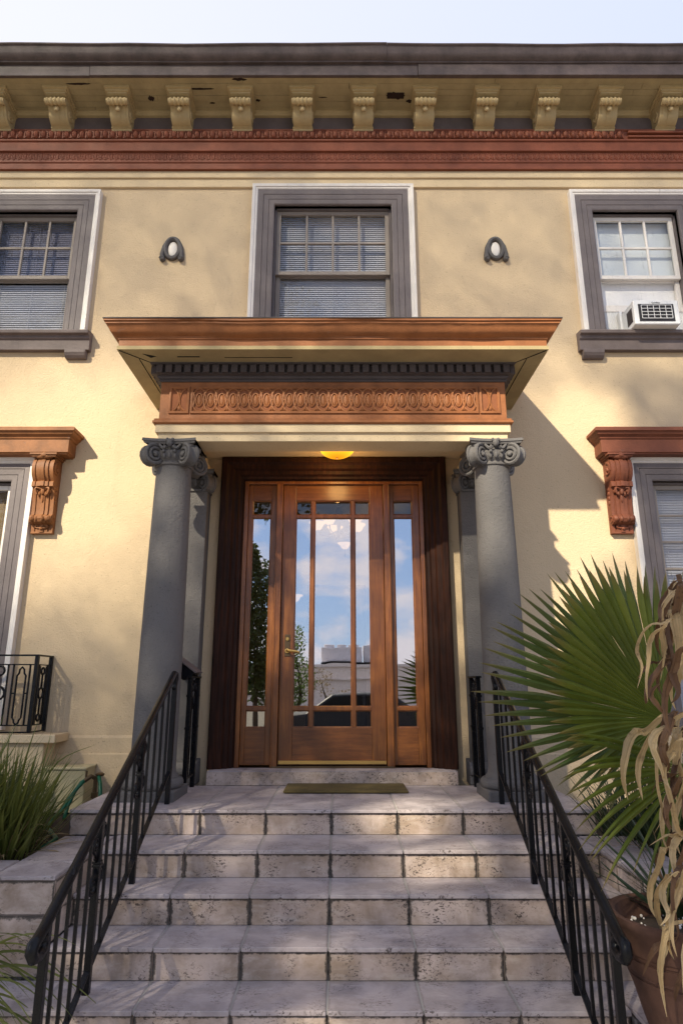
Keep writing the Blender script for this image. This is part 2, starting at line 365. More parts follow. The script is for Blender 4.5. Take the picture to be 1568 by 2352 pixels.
# ---------------------------------------------------------------- stone steps
LV = [(-.790, 4.530), (-.942, 4.150), (-1.092, 3.860), (-1.244, 3.577), (-1.392, 3.300), (-1.540, 3.020)]
steps = thing('stone_steps', 'grimy cream travertine steps rising to the front door landing', 'steps', (XC, 4.0, GZ))
JX = [-.07 + .4275 * k + .005 for k in range(-12, 13)]
def tiles_x(x0, x1):
    xs = [x0] + [x for x in JX if x0 + .1 < x < x1 - .1] + [x1]; return list(zip(xs[:-1], xs[1:]))
def tile(mb, x0, x1, y0, y1, z0, z1, riser, jt):
    g = .004; w = max((x1 - x0) / .43, .2)
    x0 += g; x1 -= g
    vs = [(x, y, z) for x in (x0, x1) for y in (y0, y1) for z in (z0, z1)]
    fs = [(0, 1, 3, 2), (4, 6, 7, 5), (0, 4, 5, 1), (2, 3, 7, 6), (0, 2, 6, 4), (1, 5, 7, 3)]
    q = [(.5, .5)] * 4
    if riser: uv = [q, q, [(0, 0), (1, 0), (1, 1), (0, 1)], q, q, q]
    else: uv = [q, q, [(.5, .9)] * 4, q, q, [(0, 0), (1, 0), (1, 1), (0, 1)]]
    mb.add(vs, fs, uv)
EXT = [(-1.77, 1.66), (-1.445, 1.515), (-1.445, 1.515), (-1.445, 1.515), (-4.5, 1.28), (-4.5, 1.28)]
core = MB(); mort = MB()
def fin(name_r, rs, td):
    if rs.v: obj(name_r, rs, M['riser'], steps)
    if td.v: obj('tread', td, M['tread'], steps, bevel=.004)
for i, (z, yf) in enumerate(LV):
    rs = MB(); td = MB()
    x0, x1 = EXT[i]; zb = LV[i + 1][0] if i + 1 < len(LV) else GZ
    yb = LV[i - 1][1] + .02 if i else 5.555
    core.box(x0 + .01, x1 - .01, yf + .034, yb + .5 if i else 5.6, GZ, z - .02)
    mort.box(x0 + .012, x1 - .012, yf + .012, yb + .01, z - .0195, z - .0035)
    for a, c in tiles_x(x0, x1):
        tile(rs, a, c, yf + .02 + random.uniform(0, .002), yf + .036, zb + .001, z - .027, True, 0)
        tile(td, a, c, yf + random.uniform(-.003, .003), yb, z - .022, z + random.uniform(-.0012, .0012), False, 0)
    fin('riser', rs, td)
# cheek (planter) walls either side of the middle flight
for sx, xi, xo in ((-1, -1.445, -4.5), (1, 1.515, 4.5)):
    rs = MB(); td = MB()
    lo, hi = min(xi, xo), max(xi, xo)
    xw = xi + sx * .33
    core.box(min(xi, xw) + .012, max(xi, xw) - .012, 3.637, 4.52, GZ, -.96); core.box(lo + .012, hi - .012, 3.638, 3.95, GZ, -.961)
    for k in range(3):                                           # caps
        tile(td, min(xi, xw), max(xi, xw), 3.62 + .3 * k, 3.615 + .3 * (k + 1), -.962, -.942, False, 0)
    q = [xw + sx * .43 * k for k in range(8)]
    for a, c in zip(q[:-1], q[1:]):
        tile(td, min(a, c), max(a, c), 3.62, 3.93, -.962, -.942, False, 0)
        for z0, z1 in ((-1.385, -1.12), (-1.115, -.964)): tile(rs, min(a, c), max(a, c), 3.625, 3.64, z0, z1, True, 0)
    for z0, z1 in ((-1.385, -1.12), (-1.115, -.964)): tile(rs, min(xi, xw), max(xi, xw), 3.625, 3.64, z0, z1, True, 0)
    for k in range(3):                                           # inner faces
        y0, y1 = 3.63 + .3 * k, 3.63 + .3 * k + .296
        for z0, z1 in ((-1.24, -1.115), (-1.11, -.964)):
            vs = [(xi + sx * dx, y, z) for dx in (.001, .015) for y in (y0, y1) for z in (z0, z1)]
            qn = [(.5, .5)] * 4; f = [(0, 0), (0, 1), (1, 1), (1, 0)]
            rs.add(vs, [(0, 1, 3, 2), (4, 6, 7, 5), (0, 4, 5, 1), (2, 3, 7, 6), (0, 2, 6, 4), (1, 5, 7, 3)], [f, qn, qn, qn, qn, qn])
    pw = obj('planter_wall', rs, M['riser'], steps); obj('cap', td, M['tread'], pw, bevel=.004)
# sill step in front of the door
rs = MB(); td = MB(); core.box(-1.085, .935, 5.575, 5.74, GZ, -.70)
for a, c in ((-1.09, -.80), (-.80, -.42), (-.42, -.055), (-.055, .30), (.30, .62), (.62, .94)):
    tile(rs, a - .0035, c + .0035, 5.56, 5.58, -.789, -.690, False, 0); tile(td, a - .0035, c + .0035, 5.559, 5.78, -.6895, -.683, False, 0)
ds = obj('door_sill', rs, M['riser'], steps); obj('cap', td, M['tread'], ds, bevel=.004)
# lower paving on the right where the pot stands
rs = MB(); td = MB(); core.box(1.285, 4.5, 2.43, 3.63, GZ + .006, -1.42)
for k in range(8):
    for j in range(3): tile(td, 1.285 + .43 * k, 1.285 + .43 * (k + 1), 2.39 + .405 * j, 2.39 + .405 * (j + 1) - .004, -1.414, -1.392, False, 0)
    tile(rs, 1.285 + .43 * k, 1.285 + .43 * (k + 1), 2.41, 2.425, GZ + .007, -1.418, True, 0)
fin('riser', rs, td)
jb = obj('joint_bed', core, M['grout'], steps); obj('mortar', mort, M['concrete'], steps)

# ---------------------------------------------------------------- house
house = thing('house', 'cream stucco house with grey columns, red and orange trim', 'house', (XC, YW, GZ))
OPEN = {}
def wall_holes(mb, x0, x1, z0, z1, y, depth, holes):
    xs = sorted({x0, x1} | {h[0] for h in holes} | {h[1] for h in holes}); zs = sorted({z0, z1} | {h[2] for h in holes} | {h[3] for h in holes})
    for a, c in zip(xs[:-1], xs[1:]):
        for e, f in zip(zs[:-1], zs[1:]):
            m = ((a + c) / 2, (e + f) / 2)
            if any(h[0] < m[0] < h[1] and h[2] < m[1] < h[3] for h in holes): continue
            mb.add([(a, y, e), (c, y, e), (c, y, f), (a, y, f)], [(0, 1, 2, 3)])
    for h in holes:
        a, c, e, f = h
        mb.add([(a, y, e), (c, y, e), (c, y, f), (a, y, f), (a, y + depth, e), (c, y + depth, e), (c, y + depth, f), (a, y + depth, f)],
               [(0, 4, 5, 1), (1, 5, 6, 2), (2, 6, 7, 3), (3, 7, 4, 0)])
WIN = dict(uc=(-.708, .527, 3.38, 4.908), ul=(-3.68, -2.782, 3.38, 4.835), ur=(2.644, 3.541, 3.38, 4.835), ll=(-4.30, -3.082, -.375, 1.833), lr=(2.903, 4.12, -.375, 1.838))
wall = MB(); wall_holes(wall, -7, 7, GZ, 6.3, YW, .3, list(WIN.values()) + [(-1.08, .92, -.70, 2.03)])
wall.box(-7, 7, YW + .31, YW + .5, 6.1, 6.29)
obj('wall', wall, M['cream'], house, recalc=False)
b = MB()                                                           # projecting base course and string lines of the stucco
b.prism_x([(YW - .05, GZ), (YW - .05, -.57), (YW - .03, -.56), (YW - .03, -.44), (YW - .006, -.42), (YW + .02, -.42), (YW + .02, GZ)], -7, -1.55)
obj('base_course', b, M['cream'], house); b = MB()
b.prism_x([(YW - .05, GZ), (YW - .05, -.57), (YW - .03, -.56), (YW - .03, -.44), (YW - .006, -.42), (YW + .02, -.42), (YW + .02, GZ)], 1.41, 7)
obj('base_course', b, M['cream'], house)
b = MB(); b.box(-7, 7, YW - .045, YW + .01, 5.235, 5.318); b.box(-7, 7, YW - .025, YW + .01, 5.13, 5.236)
obj('string_course', b, M['cream_trim'], house, bevel=.006)
# ---- main eave
b = MB(); b.box(-7, 7, YW - .03, YW + .02, 5.79, 6.10); obj('frieze_board', b, M['taupe'], house)
b = MB()
b.prism_x([(YW - .03, 5.318), (YW - .075, 5.318), (YW - .075, 5.345), (YW - .06, 5.36), (YW - .06, 5.40), (YW - .072, 5.412), (YW - .072, 5.42), (YW - .056, 5.424), (YW - .056, 5.545), (YW - .082, 5.55),
           (YW - .082, 5.565), (YW - .07, 5.57), (YW - .07, 5.675), (YW - .085, 5.68), (YW - .085, 5.70), (YW - .075, 5.705), (YW - .075, 5.80), (YW - .095, 5.81), (YW - .095, 5.822), (YW + .01, 5.83), (YW + .01, 5.318)], -7, 7)
band = obj('red_band', b, M['red'], house)
b = MB(); x = -4.3
while x < 3.08:                                                   # egg and dart row, broken off on the right as in the photo
    if not any(abs(x - g) < .03 for g in (-2.84, 1.05)):
        b.ball((x, YW - .088, 5.752), (.030, .030, .045), 8, 6)
        b.tube([(x + .038 * math.sin(t), YW - .085, 5.757 - .052 * math.cos(t)) for t in [k * math.pi / 8 - math.pi * .0 + .5 for k in range(0, 14)]], .007, 5)
    b.bar((x + .0415, YW - .085, 5.80), (x + .0415, YW - .085, 5.705), .012, .02)
    x += .083
b.box(3.10, 7, YW - .10, YW - .07, 5.715, 5.735); b.box(3.10, 7, YW - .108, YW - .07, 5.765, 5.79)
obj('egg_moulding', b, M['red'], band, smooth='auto')
b = MB(); x = -4.4
while x < 4.4:
    b.tube([(x + .019 * math.cos(t), YW - .058, 5.495 + .042 * math.sin(t)) for t in [k * math.pi / 5 for k in range(10)]], .0065, 4, closed=True)
    b.ball((x, YW - .056, 5.487), (.007, .008, .02), 6, 4); b.ball((x + .029, YW - .056, 5.525), (.007, .009, .012), 6, 4); b.ball((x + .029, YW - .056, 5.47), (.007, .009, .010), 6, 4)
    x += .058
obj('leaf_moulding', b, M['red'], band, smooth='auto')
SL = math.tan(R(10)); YF = 5.315; ZS0 = 6.07
def sof(y): return ZS0 + (YW - .03 - y) * SL
# soffit boards with gaps and broken places
b = MB(); k = 0; y = YF
while y < 5.66:
    y1 = min(y + .062, 5.69); xs = -7
    while xs < 7:
        xe = min(7, xs + random.uniform(1.1, 3.2)); dz = random.uniform(-.003, .003)
        b.add([(xs + .002, y + .0015, sof(y) + dz), (xe - .002, y + .0015, sof(y) + dz), (xe - .002, y1 - .0015, sof(y1) + dz), (xs + .002, y1 - .0015, sof(y1) + dz),
               (xs + .002, y + .0015, sof(y) + dz + .012), (xe - .002, y + .0015, sof(y) + dz + .012), (xe - .002, y1 - .0015, sof(y1) + dz + .012), (xs + .002, y1 - .0015, sof(y1) + dz + .012)],
              [(0, 1, 2, 3), (4, 5, 6, 7), (0, 1, 5, 4), (1, 2, 6, 5), (2, 3, 7, 6), (3, 0, 4, 7)])
        xs = xe
    y = y1
so_ = obj('soffit', b, M['soffit'], house)
b = MB(); b.prism_x([(YF, sof(YF) + .02), (YW, sof(YW) + .02), (YW, sof(YW) + .03), (YF, sof(YF) + .03)], -7, 7); obj('soffit_backing', b, M['dark'], so_)
b = MB()                                                            # torn paint and holes in the boards: ragged dark splits
def rag(cx, cy, w, d, seed):
    r = random.Random(seed); m = 9; up = []; dn = []
    for i in range(m):
        t = i / (m - 1); q = math.sin(math.pi * t) ** .6
        up.append((cx + (t - .5) * w, cy + d * q * r.uniform(.25, .6))); dn.append((cx + (t - .5) * w, cy - d * q * r.uniform(.25, .6)))
    o = up + dn[::-1]
    b = MB(); b.add([(x, y, sof(y) - .0045) for x, y in o] + [(x, y, sof(y) + .006) for x, y in o], [tuple(range(len(o)))] + [(i, (i + 1) % len(o), len(o) + (i + 1) % len(o), len(o) + i) for i in range(len(o))])
    obj('soffit_hole', b, HOLE, so_)
HOLE = paint('rotten_wood', (.035, .018, .012), .9, .5)
for i, (cx, cy, w, d) in enumerate(((-2.78, 5.38, .26, .02), (-2.05, 5.53, .07, .06), (-1.5, 5.43, .30, .022), (.58, 5.50, .2, .075), (.74, 5.56, .09, .035), (-.9, 5.55, .05, .03), (-1.4, 5.58, .06, .015), (-.45, 5.40, .16, .012), (-.2, 5.52, .09, .008), (-1.07, 5.335, .16, .03))):
    rag(cx, cy, w, d, i)
b = MB(); b.box(.49, .67, 5.47, 5.535, sof(5.5) - .008, sof(5.5) + .004); obj('soffit_hole', b, HOLE, so_)
b = MB(); b.prism_x([(YW - .03, 6.040), (YW - .06, 6.043), (YW - .072, 6.055), (YW - .09, 6.066), (YW - .09, sof(YW - .09) + .004), (YW - .03, sof(YW - .03) + .004)], -7, 7); obj('bed_moulding', b, M['ochre'], house)
b = MB()
for x0, x1, dy, dz in ((-7, -2.63, .002, -.004), (-2.628, .797, 0, 0), (.80, 7, -.010, -.006)):
    b.box(x0, x1, YF - .03 + dy, YF + .005, 6.135 + dz, 6.285 + dz)
obj('fascia', b, M['gutter'], house, bevel=.004)
b = MB(); yg = YF - .028
def gut(x0, x1, dy):
    p = [(yg, 6.275), (yg - .03, 6.275), (yg - .032, 6.29), (yg - .045, 6.295), (yg - .07, 6.312), (yg - .085, 6.345), (yg - .09, 6.38), (yg - .10, 6.408), (yg - .115, 6.415), (yg - .115, 6.43), (yg - .10, 6.432), (yg + .1, 6.432), (yg + .1, 6.275)]
    m = 26; vs = []
    for i in range(m):
        x = x0 + (x1 - x0) * i / (m - 1); s = .006 * math.sin(x * 1.7 + 1) + .004 * math.sin(x * 5.1) + .002 * random.uniform(-1, 1)
        vs += [(x, y + dy, z + (s if z > 6.36 else s * .3)) for y, z in p]
    k = len(p); fs = [(i * k + q, i * k + (q + 1) % k, (i + 1) * k + (q + 1) % k, (i + 1) * k + q) for i in range(m - 1) for q in range(k)]
    b.add(vs, fs + [tuple(range(k)), tuple(range((m - 1) * k, m * k))])
gut(-7, .47, 0); gut(.472, 7, .004)
obj('gutter', b, M['gutter'], house, smooth='auto')
b = MB(); b.add([(-7, YF - .08, 6.43), (7, YF - .08, 6.43), (7, 9.5, 7.05), (-7, 9.5, 7.05)], [(0, 1, 2, 3)]); b.box(-7, -6.9, YW, 12, GZ, 6.4); b.box(6.9, 7, YW, 12, GZ, 6.4); b.box(-7, 7, 11.9, 12, GZ, 6.4)
obj('roof', b, paint('roof_felt', (.06, .055, .055), .9), house)
# ---- twelve scroll brackets under the eave
def bracket_parts():
    cap = MB(); zt = .0
    # local: x centred, y = 0 at the wall, negative outwards, z = 0 at the wall soffit line
    def s_(y): return -y * SL
    for hw, y0, dz0, dz1 in ((.135, -.325, -.022, .004), (.118, -.305, -.045, -.022), (.104, -.290, -.062, -.045)):
        vs = [(x, y, s_(y) + d) for x in (-hw, hw) for y in (y0, 0) for d in (dz0, dz1)]
        cap.add(vs, [(0, 1, 3, 2), (4, 6, 7, 5), (0, 4, 5, 1), (2, 3, 7, 6), (0, 2, 6, 4), (1, 5, 7, 3)])
    bd = MB()
    f = [(-.225, -.02), (-.225, -.06), (-.218, -.095), (-.205, -.115), (-.192, -.135), (-.183, -.155), (-.176, -.175), (-.165, -.195), (-.145, -.212), (-.115, -.232), (-.085, -.238), (-.072, -.238)]
    for x0, x1, o in ((-.085, -.063, 0), (-.063, -.012, .006), (-.012, .012, .013), (.012, .063, .006), (.063, .085, 0)):
        bd.prism_x([(y - o, z) for y, z in f] + [(.0, -.238), (.0, -.02)], x0, x1)
    for sx in (-1, 1):                                          # side scroll in relief
        bd.tube([(sx * .086, -.088 + (.062 - .0062 * t) * math.cos(t * .7 + 2.6), -.135 + (.062 - .0062 * t) * math.sin(t * .7 + 2.6)) for t in range(0, 10)], .011, 6)
        bd.tube([(sx * .086, -.24 + .02 * math.cos(t), -.062 + .02 * math.sin(t)) for t in [k * .6 for k in range(9)]], .006, 6)
    ft = MB()
    ft.prism_x([(0, -.238), (-.086, -.238), (-.086, -.248), (-.072, -.25), (-.068, -.262), (-.05, -.278), (0, -.278)], -.092, .092)
    rl = MB()
    for k, (xx, rr) in enumerate(((-.072, .040), (-.036, .044), (0, .044), (.036, .044), (.072, .040))):
        rl.ball((xx, -.258, -.085), (.021, rr, rr), 10, 8)
    rl.lathe((0, -.258, -.085), [(0, -.095), (.034, -.095), (.034, .095), (0, .095)], 12, 'x')
    rl.ball((0, -.225, -.145), (.024, .02, .032), 8, 6)
    return bd, cap, ft, rl
bx0 = -3.69
bd, cap, ft, rl = bracket_parts()
for m_ in (bd, ft, rl): m_.v = [(v[0] * 1.17, v[1], v[2]) for v in m_.v]
def shifted(mb, d):
    m = MB(); m.v = [tuple(Vector(v) + Vector(d)) for v in mb.v]; m.f = mb.f; m.m = mb.m; return m
o0 = Vector((bx0, YW - .03, ZS0))
br = obj('bracket', shifted(bd, o0), M['ochre'], house, smooth='auto')
for nm, mb in (('bracket_cap', cap), ('bracket_foot', ft), ('scroll_roll', rl)): obj(nm, shifted(mb, o0), M['ochre'], br, smooth='auto')
for k in range(-2, 15):
    if k != 0: dup(br, house, (.6543 * k, 0, 0))

# ---- windows of the house
def frame3(mb, x0, x1, z0, z1, prof):
    "mitred casing up the left side, across the head, down the right side"
    mb.sweep([(x0, z0), (x0, z1), (x1, z1), (x1, z0)], prof, lambda a, c, d: (a, d, c))
def grid_sash(mb, x0, x1, z0, z1, y, st, cols, rows, mun=.022, d=.035, bot=None):
    bt = bot or st
    mb.box(x0, x0 + st, y, y + d, z0, z1); mb.box(x1 - st, x1, y, y + d, z0, z1)
    mb.box(x0 + st, x1 - st, y, y + d, z1 - st, z1); mb.box(x0 + st, x1 - st, y, y + d, z0, z0 + bt)
    a, c, e, f = x0 + st, x1 - st, z0 + bt, z1 - st
    for i in range(1, cols):
        x = a + (c - a) * i / cols; mb.box(x - mun / 2, x + mun / 2, y + .006, y + d - .004, e, f)
    for i in range(1, rows):
        z = e + (f - e) * i / rows; mb.box(a, c, y + .004, y + d - .006, z - mun / 2, z + mun / 2)
def blinds(mb, x0, x1, z0, z1, y, pitch=.025, tilt=66):
    z = z1; m = Matrix.Rotation(R(tilt), 3, 'X')
    while z > z0:
        mb.cbox(((x0 + x1) / 2, y, z), (x1 - x0, .028, .0012), m); z -= pitch
    for t in (.1, .5, .9): mb.box(x0 + (x1 - x0) * t - .001, x0 + (x1 - x0) * t + .001, y - .017, y - .015, z0, z1)
def window(key, sash_m, blind_m, cols, rows, meet, gw=.175, wt=.062, sill=True, blind_z=None, top_only=False, head=None, closed=True, wood_blind=False, roller=None):
    x0, x1, z0, z1 = WIN[key]
    b = MB()
    # offsets are to the right of travel = into the opening, so the casing grows outward with negative values
    frame3(b, x0, x1, z0, z1, [(.0, YW + .04), (.0, YW - .028), (-.012, YW - .034), (-.055, YW - .036), (-.058, YW - .030), (-.061, YW - .038), (-.112, YW - .042), (-.115, YW - .034), (-.118, YW - .044), (-gw, YW - .046), (-gw, YW + .0), (-gw, YW + .04)])
    b.box(x0 - .002, x0 + .02, YW + .035, YW + .14, z0, z1); b.box(x1 - .02, x1 + .002, YW + .035, YW + .14, z0, z1); b.box(x0, x1, YW + .035, YW + .14, z1 - .02, z1 + .002)
    w = obj('window', b, M['window_grey'], house)
    b = MB(); g = gw - .002
    frame3(b, x0, x1, z0, z1, [(-g, YW + .01), (-g, YW - .04), (-g - .010, YW - .052), (-g - .026, YW - .052), (-g - .030, YW - .062), (-g - wt, YW - .066), (-g - wt, YW + .01)])
    obj('white_trim', b, M['white'], w, bevel=.003)
    b = MB(); grid_sash(b, x0 + .022, x1 - .022, meet - .025, z1 - .022, YW + .055, .042, cols, rows)
    us = obj('upper_sash', b, sash_m, w, bevel=.003)
    b = MB(); grid_sash(b, x0 + .022, x1 - .022, (z0 + .01), meet + .012, YW + .095, .045, 1, 1, bot=.07)
    if key != 'ur': obj('lower_sash', b, sash_m, w, bevel=.003)
    b = MB(); b.box(x0 + .05, x1 - .05, YW + .072, YW + .075, meet, z1 - .05); obj('pane', b, M['glass'], us)
    if key != 'ur':
        b = MB(); b.box(x0 + .05, x1 - .05, YW + .112, YW + .115, z0 + .05, meet); obj('pane', b, M['glass'], w)
    if blind_m:
        b = MB(); blinds(b, x0 + .03, x1 - .03, (blind_z or z0), z1 - .03, YW + .150); obj('blind', b, M[blind_m], w)
        if blind_z: b = MB(); blinds(b, x0 + .03, x1 - .03, z0, blind_z - .02, YW + .152); obj('blind', b, M['blind'], w)
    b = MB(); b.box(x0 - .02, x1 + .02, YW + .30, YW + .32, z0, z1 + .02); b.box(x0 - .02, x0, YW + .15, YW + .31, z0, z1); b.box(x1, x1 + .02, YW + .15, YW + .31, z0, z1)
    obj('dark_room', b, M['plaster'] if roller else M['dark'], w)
    if roller:
        b = MB(); b.box(x0 + .03, x1 - .03, YW + .15, YW + .155, roller, z1 - .03); obj('blind', b, M['blind_white'], w)
    if sill:
        b = MB()
        b.prism_x([(YW + .12, z0 + .03), (YW + .12, z0 - .02), (YW + .0, z0 - .03), (YW, z0 - .20), (YW - .06, z0 - .20), (YW - .065, z0 - .10), (YW - .085, z0 - .085), (YW - .09, z0 - .06), (YW - .125, z0 - .05), (YW - .13, z0 - .022), (YW - .12, z0 - .012)], x0 - gw - wt - .06, x1 + gw + wt + .06)
        for xa in (x0 - gw - wt - .03, x1 + gw + wt + .03 - .205):
            b.prism_x([(YW, z0 - .198), (YW - .075, z0 - .198), (YW - .075, z0 - .232), (YW - .06, z0 - .26), (YW - .04, z0 - .28), (YW, z0 - .285)], xa, xa + .205)
        obj('sill', b, M['taupe'], w, bevel=.004)
    return w
window('uc', M['sash_tan'], 'blind', 4, 2, 4.135)
window('ul', M['sash_tan'], 'blind_dark', 3, 2, 4.085, blind_z=4.06)
urw = window('ur', M['white'], None, 3, 2, 4.085, roller=3.62)
llw = window('ll', M['white'], None, 1, 1, .75, gw=.165, sill=False)
lrw = window('lr', M['sash_tan'], 'blind', 2, 4, .75, gw=.165, sill=False)
b = MB(); blinds(b, -4.27, -3.11, -.37, 1.8, YW + .165, .02, 80); obj('blind', b, M['blind_wood'], llw)
# lower half of the air-conditioned window: raised sash, pleated side curtain of the unit
b = MB(); x0, x1, z0, z1 = WIN['ur']
grid_sash(b, x0 + .022, x1 - .022, 3.70, 4.10, YW + .095, .045, 1, 1, bot=.075)
obj('lower_sash', b, M['white'], urw, bevel=.003)
b = MB(); x = x0 + .02
while x < 2.86: b.box(x, x + .008, YW + .10, YW + .112, z0, 3.70); b.box(x + .008, x + .016, YW + .108, YW + .118, z0, 3.70); x += .016
x = 3.42
while x < x1 - .02: b.box(x, x + .008, YW + .10, YW + .112, z0, 3.70); b.box(x + .008, x + .016, YW + .108, YW + .118, z0, 3.70); x += .016
obj('side_curtain', b, M['white_metal'], urw)
# ---- cornices on scroll consoles over the lower windows
def head_cornice(x0, x1, mat, cx, name):
    b = MB(); zt = 2.30
    pr = [(0, zt - .245), (.15, zt - .245), (.15, zt - .235), (.165, zt - .23), (.165, zt - .105), (.175, zt - .10), (.18, zt - .085), (.205, zt - .065), (.215, zt - .045), (.23, zt - .04), (.23, zt - .012), (.22, zt), (0, zt + .03)]
    b.sweep([(x0, YW + .02), (x0, YW - .001), (x1, YW - .001), (x1, YW + .02)], pr, lambda a, c, d: (a, c, d))
    h = obj('window_cornice', b, mat, house, bevel=.003)
    sqz = lambda m: setattr(m, 'v', [(v[0], v[1], 2.02 + (v[2] - 2.02) * .875) for v in m.v])
    for c in cx:
        b = MB(); k = .0
        f = [(-.13, -.0), (-.16, -.03), (-.178, -.08), (-.18, -.14), (-.165, -.195), (-.14, -.235), (-.128, -.25), (-.145, -.262), (-.145, -.31), (-.118, -.32), (-.10, -.37), (-.088, -.45), (-.08, -.55), (-.082, -.60), (-.105, -.62), (-.118, -.65), (-.105, -.685), (-.078, -.70), (-.05, -.705), (-.045, -.78)]
        for xa, xb, o in ((-.098, -.068, .0), (-.068, -.052, -.008), (-.052, -.018, .004), (-.018, .018, .014), (.018, .052, .004), (.052, .068, -.008), (.068, .098, .0)):
            b.prism_x([(YW + y - o, 2.02 + z) for y, z in f] + [(YW, 2.02 - .78), (YW, 2.02)], c + xa, c + xb)
        for sx in (-1, 1):
            b.tube([(c + sx * .099, YW - .095 + (.075 - .0062 * t) * math.cos(t * .65 + 1.4), 2.02 - .12 + (.085 - .007 * t) * math.sin(t * .65 + 1.4)) for t in range(0, 12)], .012, 6)
            b.ball((c + sx * .099, YW - .095, 2.02 - .12), (.012, .02, .02), 8, 6)
            b.tube([(c + sx * .099, YW - .065 + .03 * math.cos(t), 2.02 - .65 + .03 * math.sin(t)) for t in [k * .6 for k in range(10)]], .009, 6)
            for q in range(4): b.ball((c + sx * .095, YW - .06, 1.70 - .05 * q), (.014, .03 - .004 * q, .028), 8, 5)
        sqz(b); co = obj('console', b, mat, h, smooth='auto')
        b = MB()
        b.ball((c, YW - .165, 2.025), (.085, .03, .028), 10, 6); b.ball((c, YW - .175, 2.035), (.035, .03, .03), 8, 6)
        obj('leaf_cap', b, mat, h, smooth='auto'); b = MB(); f_ = MB()
        for sx in (-1, 1):                                      # acanthus tuft and the rolls at the foot
            b.tube([(c + sx * (.012 + .05 * math.sin(t)), YW - .115 - .02 * math.sin(t), 1.685 - .035 * t + .05 * math.sin(t * 1.1)) for t in [q * .3 for q in range(9)]], [.016 - .001 * q for q in range(9)], 6)
            b.ball((c + sx * .055, YW - .11, 1.665), (.02, .022, .026), 8, 6); b.ball((c + sx * .03, YW - .105, 1.635), (.014, .02, .03), 8, 6)
            f_.ball((c + sx * .072, YW - .10, 1.37), (.03, .035, .036), 8, 6); f_.ball((c + sx * .028, YW - .105, 1.365), (.02, .032, .033), 8, 6)
            f_.tube([(c + sx * (.01 + .045 * math.sin(t)), YW - .058, 1.30 - .02 * math.cos(t)) for t in [q * .35 for q in range(9)]], .010, 6)
        b.ball((c, YW - .115, 1.66), (.02, .02, .04), 8, 6); b.ball((c, YW - .10, 1.60), (.011, .015, .06), 8, 6); f_.ball((c, YW - .06, 1.275), (.018, .018, .018), 8, 6)
        sqz(f_); obj('foot_roll', f_, mat, h, smooth='auto')
        sqz(b); obj('acanthus', b, mat, h, smooth='auto')
        b = MB()
        for o, za, zb in ((.125, 2.055, 2.036), (.112, 2.036, 2.02)): b.box(c - o, c + o, YW - .20 + (.125 - o), YW, zb, za)
        obj('console_cap', b, mat, h, bevel=.003); b = MB()
        b.box(c - .10, c + .10, YW - .05, YW, 1.225, 1.245); sqz(b); obj('console_foot', b, mat, h, bevel=.003)
    return h
head_cornice(-4.75, -2.69, M['console_lit'], (-4.65, -2.735), 'l')
head_cornice(2.57, 4.62, M['console_shaded'], (2.565, 4.62), 'r')
# ---- oval wall ornaments
def ornament(c):
    b = MB(); y = YW
    ring = [(c + .098 * math.cos(t), y - .012, 4.375 + .14 * math.sin(t)) for t in [k * math.pi / 16 for k in range(32)]]
    b.tube(ring, .03, 8, closed=True)
    for sx in (-1, 1):
        b.tube([(c + sx * .01, y - .01, 4.525), (c + sx * .07, y - .01, 4.49), (c + sx * .115, y - .012, 4.40), (c + sx * .132, y - .012, 4.29), (c + sx * .128, y - .015, 4.225)], [.022, .024, .028, .034, .038], 8)
        b.tube([(c + sx * (.125 + .034 * math.cos(t) * (1 - k * .06)), y - .045, 4.215 + .03 * math.sin(t) * (1 - k * .06)) for k, t in enumerate([q * .6 for q in range(12)])], .009, 6)
        b.ball((c + sx * .125, y - .02, 4.215), (.038, .03, .03), 10, 6)
    sq = lambda m: setattr(m, 'v', [(c + (v[0] - c) * .76, v[1], 4.362 + (v[2] - 4.362) * .84) for v in m.v]); sq(b)
    o = obj('wall_ornament', b, M['grey_cap'], house, smooth='auto')
    b = MB(); b.ball((c, y - .006, 4.372), (.066, .014, .105), 20, 8); sq(b); obj('oval_boss', b, M['white'], o, smooth=True)
ornament(-1.754); ornament(1.60)
# ---- ledge under the left lower window, and its twin on the right
for x0, x1 in ((-5.0, -2.30),):
    b = MB(); b.box(x0, x1, YW - .30, YW - .02, -.46, -.395); b.box(x0 + .03, x1 - .10, YW - .26, YW - .02, -1.2, -.461)
    obj('window_ledge', b, M['cream_trim'], house, bevel=.006)
# ---------------------------------------------------------------- porch canopy
def plan(hw, yf, yb=YW + .02): return [(XC - hw, yb), (XC - hw, yf), (XC + hw, yf), (XC + hw, yb)]
id3 = lambda a, c, d: (a, c, d)
FR = 4.88; FH = 1.425                            # frieze face and half width
b = MB(); b.sweep(plan(FH, FR), [(0, 2.08), (0, 2.45), (-.3, 2.45), (-.3, 2.08)], id3)
canopy = obj('porch_canopy', b, M['orange'], house, bevel=.003)
b = MB(); b.sweep(plan(FH, FR), [(-.05, 2.044), (.03, 2.044), (.04, 2.052), (.04, 2.068), (.028, 2.076), (.03, 2.09), (-.05, 2.09)], id3); obj('frieze_fillet', b, M['orange'], canopy, bevel=.002)
b = MB(); b.sweep(plan(FH, FR), [(-.24, 1.974), (.018, 1.974), (.018, 2.045), (-.24, 2.045)], id3); b.sweep(plan(FH, FR), [(-.24, 1.903), (-.004, 1.903), (-.004, 1.976), (-.24, 1.976)], id3)
obj('architrave', b, M['cream_trim'], canopy, bevel=.004)
b = MB()                                          # inner beam mouldings and the porch ceiling
b.sweep(plan(FH - .24, FR + .24), [(-.03, 1.915), (.004, 1.915), (.004, 1.945), (-.03, 1.96)], id3)
b.box(XC - FH + .2, XC + FH - .2, FR + .2, YW, 2.06, 2.08)
obj('porch_ceiling', b, M['cream_trim'], canopy)
